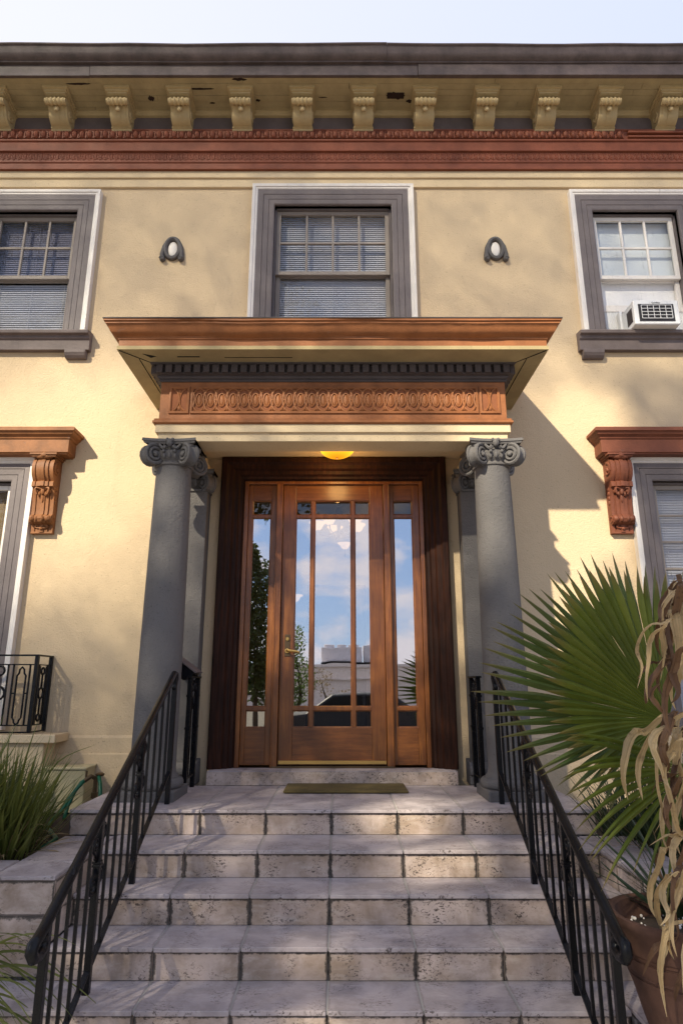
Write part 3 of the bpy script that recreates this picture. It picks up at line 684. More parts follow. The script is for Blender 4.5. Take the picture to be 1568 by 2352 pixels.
b = MB()                                          # soffit, with mitre joints at the corners
b.sweep(plan(FH, FR), [(.03, 2.565), (.29, 2.569), (.29, 2.60), (.03, 2.60)], id3)
cs = obj('canopy_soffit', b, M['soffit'], canopy)
b = MB()
for sx in (-1, 1):
    b = MB(); b.bar((XC + sx * 1.46, 4.845, 2.566), (XC + sx * 1.70, 4.605, 2.5665), .006, .006); obj('mitre_joint', b, M['dark'], cs); b = MB()
    b.bar((XC + sx * 1.58, 4.74, 2.565), (XC + sx * 1.58, 5.74, 2.565), .004, .006); obj('board_joint', b, M['dark'], cs)
b = MB(); b.box(-1.33, -1.15, 4.70, 4.712, 2.564, 2.569); obj('soffit_crack', b, M['dark'], cs); b = MB(); b.box(-.95, -.4, 4.715, 4.72, 2.564, 2.569); obj('soffit_crack', b, M['dark'], cs); b = MB()
b.add([(-1.60, 4.66, 2.5655), (-1.50, 4.70, 2.5655), (-1.55, 4.725, 2.5655), (-1.60, 4.66, 2.57), (-1.50, 4.70, 2.57), (-1.55, 4.725, 2.57)], [(0, 1, 2), (3, 4, 5), (0, 1, 4, 3), (1, 2, 5, 4), (2, 0, 3, 5)])
obj('soffit_crack', b, M['dark'], cs)
b = MB(); fx = 1.705 - FH; fy = FR - 4.60
# corona and crown moulding
pr = [(0.26, 2.572), (0.28, 2.572), (0.28, 2.66), (0.2886, 2.66), (0.2886, 2.67), (0.2987, 2.68), (0.3218, 2.688), (0.339, 2.704), (0.3477, 2.728), (0.3578, 2.748), (0.3693, 2.756), (0.3693, 2.77), (0.3822, 2.774), (0.3822, 2.788), (0.3736, 2.796), (0, 2.856), (0, 2.6), (0.26, 2.6)]
P0 = plan(FH, FR)
def wavy(path, prof):
    "the crown of old bent sheet metal: rows along the front, slightly dented"
    rows = []; n = 46
    L0, L1 = P0[1], P0[2]
    path = [P0[0]] + [(L0[0] + (L1[0] - L0[0]) * i / n, L0[1]) for i in range(n + 1)] + [P0[3]]
    mb = MB(); mb.sweep(path, prof, id3); k = len(prof); out = []
    for i, v in enumerate(mb.v):
        r, q = divmod(i, k); x, y, z = v
        if q >= 5 and q <= 14 and 1 <= r <= n + 1:
            d = .006 * math.sin(x * 4.1 + 1) + .004 * math.sin(x * 9.7) + random.uniform(-.0015, .0015)
            z += d * (.9 if q >= 8 else .5); y += .8 * d
        out.append((x, y, z))
    mb.v = out; return mb
obj('canopy_crown', wavy(P0, pr), M['orange'], canopy, smooth='auto')
b = MB(); b.sweep(P0, [(.36, 2.793), (.388, 2.791), (.388, 2.798), (.36, 2.802)], id3); obj('drip_flashing', b, M['taupe_dark'], canopy)
b = MB()
b.sweep(P0, [(-.02, 2.425), (.012, 2.425), (.018, 2.432), (.018, 2.441), (.010, 2.444), (.024, 2.452), (.030, 2.462), (.030, 2.470), (.062, 2.476), (.062, 2.486), (.04, 2.488), (.04, 2.553), (.075, 2.556), (.09, 2.568), (-.02, 2.568)], id3)
dn = obj('dentil_band', b, M['taupe_dark'], canopy)
b = MB(); k = 0; x = XC - FH - .03
while x < XC + FH + .04: b.box(x, x + .053, FR - .082, FR - .038, 2.479, 2.549); x += .0772
for sx in (-1, 1):
    y = FR - .05
    while y < YW - .05: b.box(*sorted((XC + sx * (FH + .038), XC + sx * (FH + .08))), y, y + .053, 2.479, 2.549); y += .0772
obj('dentil', b, M['taupe_dark'], dn, bevel=.003)
# pierced oval frieze
b = MB()
def panel(x0, x1, n, off=0):
    z0, z1 = 2.158, 2.368; y = FR
    b.sweep([(x0, z0), (x0, z1), (x1, z1), (x1, z0)], [(-.014, y + .002), (-.014, y - .012), (0, y - .016), (.006, y - .010), (.006, y + .002)], lambda a, c, d: (a, d, c), closed=True)
    p = (x1 - x0 - .02) / n; zc = (z0 + z1) / 2; xs = x0 + .01 + p / 2
    def clipx(pts): return [(min(max(q[0], x0 + .006), x1 - .006), q[1], q[2]) for q in pts]
    for i in range(-1, n + 1):
        c = xs + p * (i + off)
        if not (x0 - p * .7 < c < x1 + p * .7): continue
        ring = [(c + .056 * math.cos(t), y - .006 - .003 * (i % 2), zc + .100 * math.sin(t)) for t in [k * math.pi / 9 for k in range(18)]]
        if x0 < c - .05 and c + .05 < x1: b.tube(ring, .0075, 5, closed=True)
        else:
            seg = [q for q in ring if x0 + .004 < q[0] < x1 - .004]
            if len(seg) > 3:
                seg.sort(key=lambda q: q[2]); b.tube(seg, .0075, 5)
        if x0 + .03 < c < x1 - .03:
            b.tube([(c + .027 * math.cos(t), y - .007, zc + .058 * math.sin(t)) for t in [k * math.pi / 7 for k in range(14)]], .0065, 5, closed=True)
            b.ball((c, y - .002, zc), (.02, .008, .048), 8, 6)
        q = c + p / 2
        if x0 + .02 < q < x1 - .02:
            b.ball((q, y - .008, zc), .0085, 6, 4)
            for s in (-1, 1):
                b.ball((q, y - .004, zc + s * .07), (.017, .008, .024), 6, 4); b.ball((c, y - .004, zc + s * .102), (.02, .006, .006), 6, 4) if x0 + .02 < c < x1 - .02 else None
panel(-1.228, 1.112, 25); panel(-1.405, -1.268, 1, .5); panel(1.152, 1.29, 1, .5)
obj('oval_frieze', b, M['orange'], canopy, smooth='auto')
b = MB(); b.box(-1.225, 1.109, FR - .0015, FR, 2.16, 2.366); b.box(-1.402, -1.271, FR - .0015, FR, 2.16, 2.366); b.box(1.155, 1.287, FR - .0015, FR, 2.16, 2.366)
obj('frieze_ground', b, paint('frieze_recess', (.27, .095, .04), .8, .3), canopy)

# ---------------------------------------------------------------- columns
def capital(mb, c, zt, half, flat=False):
    "angular Ionic capital; c = (x, y) of the shaft, zt = top of the abacus"
    cx, cy = c; a = half * .82
    # concave abacus
    n = 9; out = []
    for s in range(4):
        m = Matrix.Rotation(math.pi / 2 * s, 2)
        for i in range(n):
            t = -1 + 2 * i / (n - 1); x = t * half * .985; y = -(half * .965 - (1 - t * t) * half * .13)
            if i in (0, n - 1): x *= .985
            q = m @ Vector((x, y)); out.append((cx + q.x, cy + q.y))
    k = len(out)
    for (z0, z1, s0, s1) in ((zt - .022, zt, 1.0, .985), (zt - .04, zt - .022, .93, .97)):
        vs = [(cx + (x - cx) * s0, cy + (y - cy) * s0, z0) for x, y in out] + [(cx + (x - cx) * s1, cy + (y - cy) * s1, z1) for x, y in out]
        mb.add(vs, [(i, (i + 1) % k, k + (i + 1) % k, k + i) for i in range(k)] + [tuple(range(k))[::-1], tuple(range(k, 2 * k))])
    # neck, egg ring
    r = half * .66
    mb.lathe((cx, cy, 0), [(r * .96, zt - .205), (r * 1.04, zt - .20), (r * 1.05, zt - .188), (r * .98, zt - .178), (r * .98, zt - .17), (r * 1.10, zt - .15), (r * 1.2, zt - .115), (r * 1.2, zt - .09), (r * 1.02, zt - .075), (r * 1.02, zt - .03)], 32)
    for i in range(24):
        t = 2 * math.pi * i / 24; mb.ball((cx + r * 1.15 * math.cos(t), cy + r * 1.15 * math.sin(t), zt - .13), (.016, .016, .03), 6, 5)
    # rosettes on each face
    for s in range(4):
        t = math.pi / 2 * s - math.pi / 2; d = Vector((math.cos(t), math.sin(t), 0)); e = Vector((-d.y, d.x, 0)); o = Vector((cx, cy, 0)) + d * half * .84
        mb.ball(o + Vector((0, 0, zt - .035)), (.026, .026, .036), 8, 6)
        for q in (-1, 1):
            mb.ball(o + e * q * .022 + Vector((0, 0, zt - .008)), (.014, .014, .016), 6, 5)
            mb.tube([o + e * q * (.03 + .04 * u) - d * .01 * u + Vector((0, 0, zt - .06 - .018 * math.sin(u * 3))) for u in [w * .2 for w in range(8)]], [.017 - .0012 * w for w in range(8)], 6)
            mb.ball(o + e * q * .045 + Vector((0, 0, zt - .105)), (.014, .014, .014), 6, 5)
    # corner volutes
    vr = half * .40; zc = zt - .042 - vr * .98
    for s in range(4):
        t = math.pi / 4 + math.pi / 2 * s
        if flat and math.sin(t) > 0: continue
        d = Vector((math.cos(t), math.sin(t), 0)); e = Vector((-d.y, d.x, 0)); o = Vector((cx, cy, zc)) + d * (half * 1.30 - vr)
        th = .030
        for q in (-1, 1):
            pts = []; rad = []
            for i in range(40):
                u = i / 39; an = math.pi / 2 + .5 - u * 4.6 * math.pi; rr = vr * .86 * (1 - u) ** .85 + .012
                pts.append(o + d * (-rr * math.cos(an)) * -1 + Vector((0, 0, rr * math.sin(an))) + e * q * (th + .006 + .012 * u)); rad.append(.0155 - .005 * u)
            mb.tube(pts, rad, 6); mb.ball(o + e * q * (th + .018), (.019, .019, .019), 8, 6)
        # barrel between the two faces, waisted
        rows = []; n = 20
        prof = [(-th - .004, .80), (-th, .95), (-th * .5, .90), (0, .86), (th * .5, .90), (th, .95), (th + .004, .80)]
        vs = []
        for w, k_ in prof:
            for i in range(n):
                an = 2 * math.pi * i / n; vs.append(o + e * w + d * (vr * k_ * math.cos(an)) + Vector((0, 0, vr * k_ * math.sin(an))))
        f = [(j * n + i, j * n + (i + 1) % n, (j + 1) * n + (i + 1) % n, (j + 1) * n + i) for j in range(len(prof) - 1) for i in range(n)] + [tuple(range(n)), tuple(range((len(prof) - 1) * n, len(prof) * n))]
        mb.add(vs, f)
        mb.ball(o + d * (vr * .2) + Vector((0, 0, vr * .88)), (.034, .034, .03), 8, 6)
        # band running back to the centre
        mb.bar(o + Vector((0, 0, vr * .75)) - d * .01, Vector((cx, cy, zc + vr * .72)), .05, .05, (0, 0, 1))
def column(cx, cy):
    zt = 1.90; zb = -.79
    b = MB(); prof = []
    n = 22
    for i in range(n + 1):
        t = i / n; z = -.60 + t * (1.71 + .60); r = .162 - .022 * t ** 1.9
        prof.append((r, z))
    prof = [(.186, -.655), (.184, -.645), (.170, -.625)] + prof
    b.lathe((cx, cy, 0), prof, 48); col = obj('column', b, M['grey'], house, smooth='auto')
    b = MB(); capital(b, (cx, cy), zt, .222); obj('capital', b, M['grey_cap'], col, smooth='auto')
    b = MB(); b.lathe((cx, cy, 0), [(.16, -.72)] + [(.188 + .036 * math.cos(a), -.69 + .038 * math.sin(a)) for a in [-math.pi / 2 + k * math.pi / 10 for k in range(11)]] + [(.16, -.65)], 40)
    obj('column_base', b, M['grey'], col, smooth='auto')
    b = MB(); b.box(cx - .215, cx + .215, cy - .215, cy + .215, zb - .004, -.722); obj('plinth', b, M['grey'], col, bevel=.008)
    return col
column(-1.372, 5.0); column(1.232, 5.0)
def pilaster(cx):
    b = MB(); b.box(cx - .155, cx + .155, 5.60, YW + .01, -.62, 1.72)
    p = obj('pilaster', b, M['grey'], house, bevel=.006)
    b = MB(); capital(b, (cx, YW + .02), 1.90, .222, True)
    b.box(cx - .165, cx + .165, 5.585, YW, 1.695, 1.715); obj('capital', b, M['grey_cap'], p, smooth='auto')
    b = MB()
    b.prism_x([(YW, -.79), (5.565, -.79), (5.565, -.73), (5.58, -.722), (5.545, -.71), (5.54, -.685), (5.548, -.665), (5.57, -.65), (5.585, -.62), (YW, -.60)], cx - .19, cx + .19)
    obj('pilaster_base', b, M['grey'], p, bevel=.012)
pilaster(-1.372); pilaster(1.232)
# ---------------------------------------------------------------- doorway
b = MB(); zc = -.683
b.sweep([(-.903, zc), (-.903, 1.842), (.758, 1.842), (.758, zc)],
        [(0, 5.90), (0, 5.775), (-.012, 5.77), (-.016, 5.745), (-.04, 5.74), (-.05, 5.725), (-.054, 5.715), (-.085, 5.712), (-.098, 5.69), (-.102, 5.682), (-.135, 5.68), (-.15, 5.665), (-.155, 5.655), (-.195, 5.655), (-.205, 5.662), (-.212, 5.675), (-.212, 5.90)],
        lambda a, c, d: (a, d, c))
dfr = obj('door_casing', b, M['wood_dark'], house, bevel=.003)
ZD0, ZD1 = -.664, 1.815
b = MB()
b.box(-.905, -.868, 5.765, 5.86, zc, 1.845); b.box(.723, .76, 5.765, 5.86, zc, 1.845); b.box(-.868, .723, 5.766, 5.86, 1.817, 1.845)
b.box(-.606, -.545, 5.752, 5.86, zc, 1.817); b.box(.389, .450, 5.752, 5.86, zc, 1.817)
b.box(-.598, -.588, 5.745, 5.755, zc, 1.81); b.box(.433, .443, 5.745, 5.755, zc, 1.81)
jf = obj('door_frame', b, M['wood'], house, bevel=.004)
def leaf_panel(name, x0, x1, st, gl, parent, y, bars, label=None, ztop=1.664, zt0=ZD0, zt1=ZD1):
    "stiles, rails and glazing bars; gl = glass x-range; bars = x of vertical bars"
    b = MB(); d = .045; g0, g1 = gl
    b.box(x0, g0, y, y + d, zt0, zt1); b.box(g1, x1, y, y + d, zt0, zt1)
    o = obj(name, b, M['wood'], parent, bevel=.003, label=label)
    b = MB(); b.box(g0, g1, y + .0012, y + d, ztop, zt1); obj('rail', b, M['wood_h'], o, bevel=.003); b = MB(); b.box(g0, g1, y + .0012, y + d, zt0, -.364); obj('rail', b, M['wood_h'], o, bevel=.003)
    b = MB()
    for z in (1.512, -.207): b.box(g0, g1, y + .004, y + d - .004, z - .014, z + .014)
    for x in bars: b.box(x - .015, x + .015, y + .002, y + d - .004, -.362, ztop - .002)
    # beads round the glass
    for za, zb_ in ((-.364, -.221), (-.193, 1.498), (1.526, ztop)):
        xs = [g0] + list(bars) + [g1]
        for i in range(len(xs) - 1):
            l = xs[i] + (.015 if i else 0); r = xs[i + 1] - (.015 if i < len(xs) - 2 else 0)
            b.sweep([(l, za), (l, zb_), (r, zb_), (r, za)], [(0, y + .008), (.010, y + .016), (.010, y + .024), (0, y + .024)], lambda a, c, e: (a, e, c), closed=True)
    obj('glazing_bar', b, M['wood'], o, bevel=.002)
    xs = [g0] + list(bars) + [g1]
    for za, zb_ in ((-.364, -.207), (-.207, 1.512), (1.512, ztop)):
        for i in range(len(xs) - 1):
            b = MB(); b.box(xs[i] + .003, xs[i + 1] - .003, y + .019, y + .0225, za + .003, zb_ - .003); obj('pane', b, M['transom' if za > 1.5 else 'door_glass'], o)
    return o
door = leaf_panel('door', -.541, .386, .11, (-.424, .263), house, 5.80, (-.265, .106), ztop=1.664)
leaf_panel('sidelight', -.866, -.608, .04, (-.829, -.654), house, 5.795, ()); leaf_panel('sidelight', .452, .721, .04, (.483, .660), house, 5.795, ())
b = MB(); b.box(-.535, .38, 5.783, 5.80, -.655, -.628); b.box(-.53, .375, 5.778, 5.785, -.652, -.640)
for k in range(4): b.ball((-.40 + .22 * k, 5.782, -.634), (.006, .003, .006), 6, 4)
obj('door_sweep', b, M['brass'], door)
b = MB(); b.box(-.60, .445, 5.745, 5.86, -.683, -.668); obj('threshold', b, M['bronze'], jf)
b = MB(); b.box(-.502, -.455, 5.793, 5.80, .235, .425); lp = obj('lock_plate', b, M['bronze'], door, bevel=.002)
b = MB(); b.lathe((-.478, 5.792, .385), [(0, -.012), (.014, -.012), (.017, -.004), (.017, .004)], 16, 'y'); b.lathe((-.478, 5.79, .385), [(0, -.016), (.006, -.016), (.006, 0)], 10, 'y'); obj('lock_cylinder', b, M['brass'], lp, smooth='auto')
b = MB(); b.lathe((-.478, 5.79, .282), [(0, -.01), (.02, -.008), (.022, .004)], 16, 'y')
b.tube([(-.478, 5.79, .282), (-.478, 5.755, .283), (-.468, 5.742, .283), (-.44, 5.74, .281), (-.40, 5.742, .276), (-.372, 5.746, .270)], [.011, .011, .012, .0115, .010, .008], 8); obj('door_handle', b, M['brass'], door, smooth='auto')
# ---- entrance hall seen through the glass
b = MB()
for q in ((-1.6, 1.5, 9.4, 9.42, -.70, 2.7), (-1.62, -1.6, 5.95, 9.4, -.70, 2.7), (1.5, 1.52, 5.95, 9.4, -.70, 2.7), (-1.6, 1.5, 5.95, 9.4, 2.7, 2.72), (-1.6, -.93, 5.93, 5.95, -.7, 2.7), (.79, 1.5, 5.93, 5.95, -.7, 2.7), (-.93, .79, 5.93, 5.95, 1.86, 2.7)): b.box(*q)
hall = obj('entrance_hall', b, M['plaster'], house)
b = MB(); b.box(-1.6, 1.5, 5.87, 9.4, -.72, -.69); obj('hall_floor', b, M['floorwood'], hall)
b = MB(); b.box(-.5, .35, 9.36, 9.399, -.69, 1.4); b.box(-1.58, -1.2, 6.8, 8.8, -.69, .3); obj('hall_furniture', b, M['wood_dark'], hall)
# ---------------------------------------------------------------- porch lamp and hall chandelier
lt = thing('ceiling_lamp', 'lit amber glass bowl lamp on the porch ceiling over the door', 'lamp', (-.04, 5.4, 2.06))
b = MB(); b.lathe((-.04, 5.4, 0), [(0, 1.947)] + [(.158 * math.sin(a), 2.045 - .098 * math.cos(a)) for a in [k * math.pi / 24 for k in range(1, 13)]] + [(.165, 2.045)], 32)
obj('glass_bowl', b, M['lamp'], lt, smooth='auto')
b = MB(); b.lathe((-.04, 5.4, 0), [(0, 1.936), (.010, 1.938), (.013, 1.944), (.008, 1.95)], 12); b.lathe((-.04, 5.4, 0), [(.158, 2.044), (.168, 2.046), (.168, 2.058), (.05, 2.059)], 32); obj('finial', b, M['bronze'], lt, smooth='auto')
pl = bpy.data.lights.new('bulb', 'POINT'); pl.energy = 4; pl.color = (1, .55, .18); pl.shadow_soft_size = .1
po = bpy.data.objects.new('bulb', pl); C.objects.link(po); po.parent = lt; po.location = (0, 0, -.19)
ch = thing('chandelier', 'hall chandelier with lit glass shades seen through the front door', 'chandelier', (-.03, 7.2, 2.7))
b = MB(); b.lathe((-.03, 7.2, 0), [(0, 2.70), (.07, 2.70), (.06, 2.67), (.012, 2.65)], 16)
for k in range(12): b.tube([(-.03 + .018 * math.cos(t) * (k % 2), 7.2 + .018 * math.cos(t) * (1 - k % 2), 2.64 - .055 * k + .03 * math.sin(t)) for t in [q * math.pi / 5 for q in range(10)]], .004, 5, closed=True)
b.lathe((-.03, 7.2, 0), [(0, 1.99), (.03, 1.98), (.045, 1.92), (.03, 1.86), (.02, 1.72), (.04, 1.67), (0, 1.62)], 16)
for k in range(5):
    t = 2 * math.pi * k / 5 + .5; d = Vector((math.cos(t), math.sin(t), 0)); o = Vector((-.03, 7.2, 1.70))
    b.tube([o + d * .03, o + d * .14 + Vector((0, 0, -.06)), o + d * .22 + Vector((0, 0, -.03)), o + d * .25 + Vector((0, 0, .03))], .008, 6)
obj('chandelier_frame', b, M['bronze'], ch, smooth='auto')
for k in range(5):
    t = 2 * math.pi * k / 5 + .5; c = (-.03 + .25 * math.cos(t), 7.2 + .25 * math.sin(t), 1.72)
    b = MB(); b.lathe(c, [(.02, .0), (.05, .02), (.07, .06), (.10, .09), (.098, .092), (.066, .064), (.045, .026), (.016, .006)], 14); obj('glass_shade', b, M['shade'], ch, smooth='auto')

for q in ((-.62, 8.6, 1.06), (.05, 9.2, 1.9)):
    sc_ = thing('wall_sconce', 'small lit glass sconce low in the hall behind the front door' if q[0] < 0 else 'lit glass sconce high on the back wall of the hall', 'lamp', q, 'hall sconces')
    b = MB(); b.lathe(q, [(.02, .0), (.05, .02), (.07, .06), (.11, .09), (.108, .092), (.066, .064), (.016, .006)], 14); obj('glass_shade', b, M['shade'], sc_, smooth='auto')
    b = MB(); b.tube([(q[0], q[1], q[2]), (q[0], q[1], q[2] - .05), (q[0], q[1] + .1, q[2] - .08), (q[0], q[1] + .15, q[2] - .02)], .008, 6); obj('arm', b, M['bronze'], sc_)
# ---------------------------------------------------------------- stair handrails
def curl(c, r0, r1, a0, turns, n=22, plane=(0, 1)):
    "flat spiral in the y-z plane"
    return [(c[0], c[1] + (r0 + (r1 - r0) * i / (n - 1)) * math.cos(a0 + turns * 2 * math.pi * i / (n - 1)), c[2] + (r0 + (r1 - r0) * i / (n - 1)) * math.sin(a0 + turns * 2 * math.pi * i / (n - 1))) for i in range(n)]
def stair_rail(X, label):
    t = thing('stair_handrail', label, 'handrail', (X, 3.8, GZ), 'iron handrails of the steps')
    zr = lambda y: .068 + (y - 4.70) * .562
    zb = lambda y: -.588 + (y - 4.71) * .56
    b = MB()
    pts = [(X, 4.70, -.03), (X, 4.735, -.005), (X, 4.75, .035), (X, 4.738, .066), (X, 4.70, zr(4.70) + .002), (X, 4.60, zr(4.6))] + [(X, y, zr(y)) for y in (4.2, 3.8, 3.4, 3.1)] + [(X, 2.97, zr(2.97) + .002), (X, 2.90, zr(2.90) + .001), (X, 2.85, zr(2.85) + .008), (X, 2.815, -.972), (X, 2.808, -.998), (X, 2.83, -1.022), (X, 2.87, -1.030), (X, 2.905, -1.018), (X, 2.918, -.992), (X, 2.90, -.972), (X, 2.88, -.975)]
    b.tube(pts, [.014, .018, .021] + [.0225] * 10 + [.024] * 4 + [.023, .020, .017, .014], 10)
    obj('top_rail', b, M['iron'], t, smooth=True)
    posts = [(4.73, -.79), (4.05, -1.092), (3.455, -1.392), (2.93, GZ)]
    b = MB(); b.bar((X, 4.73, zb(4.73)), (X, 2.90, zb(2.90)), .028, .012); obj('bottom_rail', b, M['iron'], t, bevel=.002)
    for k, (y, z) in enumerate(posts):
        b = MB(); b.box(X - .016, X + .016, y - .016, y + .016, z, zr(y) - .01)
        if k in (1, 2):
            for zz in (-.21, -.225): b.box(X - .020, X + .020, y - .020, y + .020, zr(y) + zz, zr(y) + zz + .012)
        p = obj('post', b, M['iron'], t, bevel=.002)
        if k in (1, 2):                                      # forged scrolls either side of the post head
            b = MB()
            for s, dz in ((-1, 0), (1, .0)):
                yy = y + s * .032
                b.tube([(X, y + s * .014, zr(y) - .235)] + [(X, q[1], q[2]) for q in curl((X, yy + s * .012, zr(yy) - .285), .045, .014, math.pi / 2, -s * 1.35)], .0085, 6)
                b.tube([(X, y + s * .014, zr(y) - .20)] + [(X, q[1], q[2]) for q in curl((X, y + s * .045, zr(y + s * .045) - .095), .038, .012, -math.pi / 2, s * 1.3)], .0085, 6)
            obj('scroll', b, M['iron'], p, smooth=True)
    for (ya, _), (yb, _) in zip(posts[:-1], posts[1:]):
        n = 4
        for i in range(1, n + 1):
            y = ya + (yb - ya) * i / (n + 1)
            b = MB(); b.box(X - .0068, X + .0068, y - .0068, y + .0068, zb(y), zr(y) - .01); obj('baluster', b, M['iron'], t)
    return t
stair_rail(-1.185, 'black iron handrail climbing the steps beside the left column and grass')
stair_rail(1.09, 'black iron handrail climbing the steps beside the palm and terracotta pot')
def porch_guard(X, label):
    t = thing('porch_guard', label, 'railing', (X, 5.35, -.79), 'iron guards at the landing ends')
    for y in (5.21, 5.48):
        b = MB(); b.box(X - .017, X + .017, y - .017, y + .017, -.79, .045)
        for z in (-.10, -.34): b.box(X - .022, X + .022, y - .022, y + .022, z, z + .018)
        obj('post', b, M['iron'], t, bevel=.003)
    b = MB(); b.box(X - .022, X + .022, 5.17, 5.52, .045, .060); b.box(X - .012, X + .012, 5.22, 5.47, -.70, -.685); obj('top_rail', b, M['iron'], t)
    b = MB()
    for s in (-1, 1):
        b.tube(curl((X, 5.345 + s * .065, -.02), .055, .012, math.pi / 2, s * 1.4), .008, 6); b.tube([(X, 5.345 + s * .06, -.07), (X, 5.345 + s * .03, -.12), (X, 5.345, -.19)], .008, 6)
    obj('scroll', b, M['iron'], t, smooth=True)
    for y in (5.30, 5.39):
        b = MB(); b.box(X - .006, X + .006, y - .006, y + .006, -.69, -.19 if y == 0 else -.12); obj('baluster', b, M['iron'], t)
porch_guard(-1.185, 'short black iron guard between left column and wall under the mailbox')
porch_guard(1.068, 'short black iron guard between right column and the wall')
mbx = thing('mailbox', 'slanted black metal mailbox between the left column and pilaster', 'mailbox', (-1.26, 5.4, .03))
def slab(ol, y0, y1):
    m = MB(); k = len(ol); m.add([(x, y0, z) for x, z in ol] + [(x, y1, z) for x, z in ol], [tuple(range(k)), tuple(range(k, 2 * k))] + [(i, (i + 1) % k, k + (i + 1) % k, k + i) for i in range(k)]); return m
obj('box', slab([(-1.40, .262), (-1.172, .092), (-1.198, .048), (-1.26, .028), (-1.40, .13)], 5.28, 5.50), M['iron'], mbx, bevel=.003)
obj('lid', slab([(-1.41, .280), (-1.155, .094), (-1.163, .083), (-1.41, .262)], 5.27, 5.51), M['taupe'], mbx, bevel=.002)  # lid lighter than the black box: its lit top put into the colour
# ---------------------------------------------------------------- window guard at the left lower window
jg = thing('window_guard', 'black wrought iron window guard with ring pattern on the left ledge', 'window guard', (-3.4, 5.6, -.395))
b = MB(); x0, x1, y0, y1, z0, z1 = -4.4, -2.525, 5.47, 5.745, -.385, .235
for z, h, w in ((z1 - .012, .014, .034), (z1 - .085, .010, .012), (z0 + .055, .010, .012), (z0, .012, .02)):
    b.box(x0, x1 + w / 2, y0 - w / 2, y0 + w / 2, z, z + h); b.box(x1 - w / 2, x1 + w / 2 - .0006, y0 + w / 2, y1, z + .0005, z + h - .0005)
obj('guard_rail', b, M['iron'], jg)
for p in ((x1, y0), (x1, y1 - .01), (x1 - .36, y0), (-3.5, y0), (-3.95, y0), (x0, y0)):
    b = MB(); b.box(p[0] - .014, p[0] + .014, p[1] - .014, p[1] + .014, z0, z1 - .012); obj('post', b, M['iron'], jg)
def ringbay(c, ax):
    b = MB(); P = lambda o, z: (c + o, y0, z) if ax == 'x' else (x1, c + o, z)
    zc = (z0 + z1) / 2; k = .055 if ax == 'x' else .042
    for zz, r in ((zc, k), (z1 - .13, k * .65), (z0 + .115, k * .65)):
        b.tube([P(r * math.cos(t), zz + r * math.sin(t)) for t in [q * math.pi / 10 for q in range(20)]], .009, 6, closed=True)
    for za, zb_ in ((z1 - .165, zc + k), (zc - k, z0 + .15)): b.tube([P(0, za), P(0, zb_)], .008, 6)
    for s in (-1, 1): b.tube([P(s * (k + .012), z1 - .09), P(s * (k + .012), z0 + .06)], .006, 6)
    obj('ring_panel', b, M['iron'], jg, smooth=True)
def loopbay(c, w, ax):
    b = MB(); P = lambda o, z: (c + o, y0, z) if ax == 'x' else (x1, c + o, z)
    a = [P(-w, z0 + .12), P(-w, z1 - .17), P(-w * .6, z1 - .15), P(-w * .5, z1 - .12), P(0, z1 - .10), P(w * .5, z1 - .12), P(w * .6, z1 - .15), P(w, z1 - .17), P(w, z0 + .12), P(w * .6, z0 + .10), P(w * .5, z0 + .08), P(0, z0 + .065), P(-w * .5, z0 + .08), P(-w * .6, z0 + .10)]
    b.tube(a, .008, 6, closed=True)
    for s in (-1, 1): b.tube([P(s * w, 0 - .075), P(s * w * 1.9, -.075)], .006, 6)
    obj('loop_panel', b, M['iron'], jg, smooth=True)
for c in (-2.82, -3.18, -3.68, -4.15): ringbay(c, 'x')
for c in (-2.64, -3.0, -3.35, -3.85): loopbay(c, .036, 'x')
ringbay(5.60, 'y')
for q in (-2.575, -2.71, -2.755, -2.90, -2.94, -3.075, -3.11, -3.25, -3.29):
    b = MB(); b.box(q - .006, q + .006, y0 - .006, y0 + .006, z0 + .06, z1 - .075); obj('bar', b, M['iron'], jg)
for q in (5.525, 5.675):
    b = MB(); b.box(x1 - .006, x1 + .006, q - .006, q + .006, z0 + .06, z1 - .075); obj('bar', b, M['iron'], jg)
# ---------------------------------------------------------------- window air conditioner
ac = thing('air_conditioner', 'white window air conditioner with dark wire grille in the upper right window', 'air conditioner', (3.14, 5.7, 3.41))
ax0, ax1, az0, az1, ay = 2.85, 3.29, 3.375, 3.635, 5.54
b = MB(); b.box(ax0, ax1, ay, YW + .2, az0, az1); b.box(ax0 - .03, ax0, YW + .03, YW + .10, az0 - .02, az1 + .03)
obj('case', b, M['white_metal'], ac, bevel=.008)
b = MB(); b.box(ax0 + .045, ax1 - .05, ay - .004, ay + .01, az0 + .028, az1 - .044); obj('condenser_grille', b, paint('dark_fins', (.035, .032, .035), .6, .3), ac); b = MB(); b.box(ax0 - .003, ax0 + .01, ay + .04, ay + .15, az0 + .05, az1 - .06)
for k in range(9): b.box(ax0 - .0045, ax0 - .002, ay + .045, ay + .145, az0 + .055 + .014 * k, az0 + .062 + .014 * k)
obj('side_louvre', b, M['taupe_dark'], ac)
b = MB(); gx0, gx1, gz0, gz1 = ax0 + .07, ax1 - .075, az0 + .055, az1 - .062
for k in range(6): x = gx0 + (gx1 - gx0) * k / 5; b.bar((x, ay - .012, gz0), (x, ay - .012, gz1), .004, .004)
for k in range(5): z = gz0 + (gz1 - gz0) * k / 4; b.bar((gx0, ay - .013, z), (gx1, ay - .013, z), .004, .004, (0, 1, 0))
obj('wire_grid', b, M['white_metal'], ac)
b = MB(); b.box(ax0 + .01, ax1 - .01, ay + .01, YW + .02, az0 - .004, az0 + .002); b.box((ax0 + ax1) / 2 - .055, (ax0 + ax1) / 2 + .055, ay - .006, ay + .01, az1 - .046, az1 - .018)
obj('base_pan', b, M['white_metal'], ac)
fc = bpy.data.curves.new('t', 'FONT'); fc.body = 'GoldStar'; fc.size = .024; fc.align_x = 'CENTER'; fc.extrude = .0006
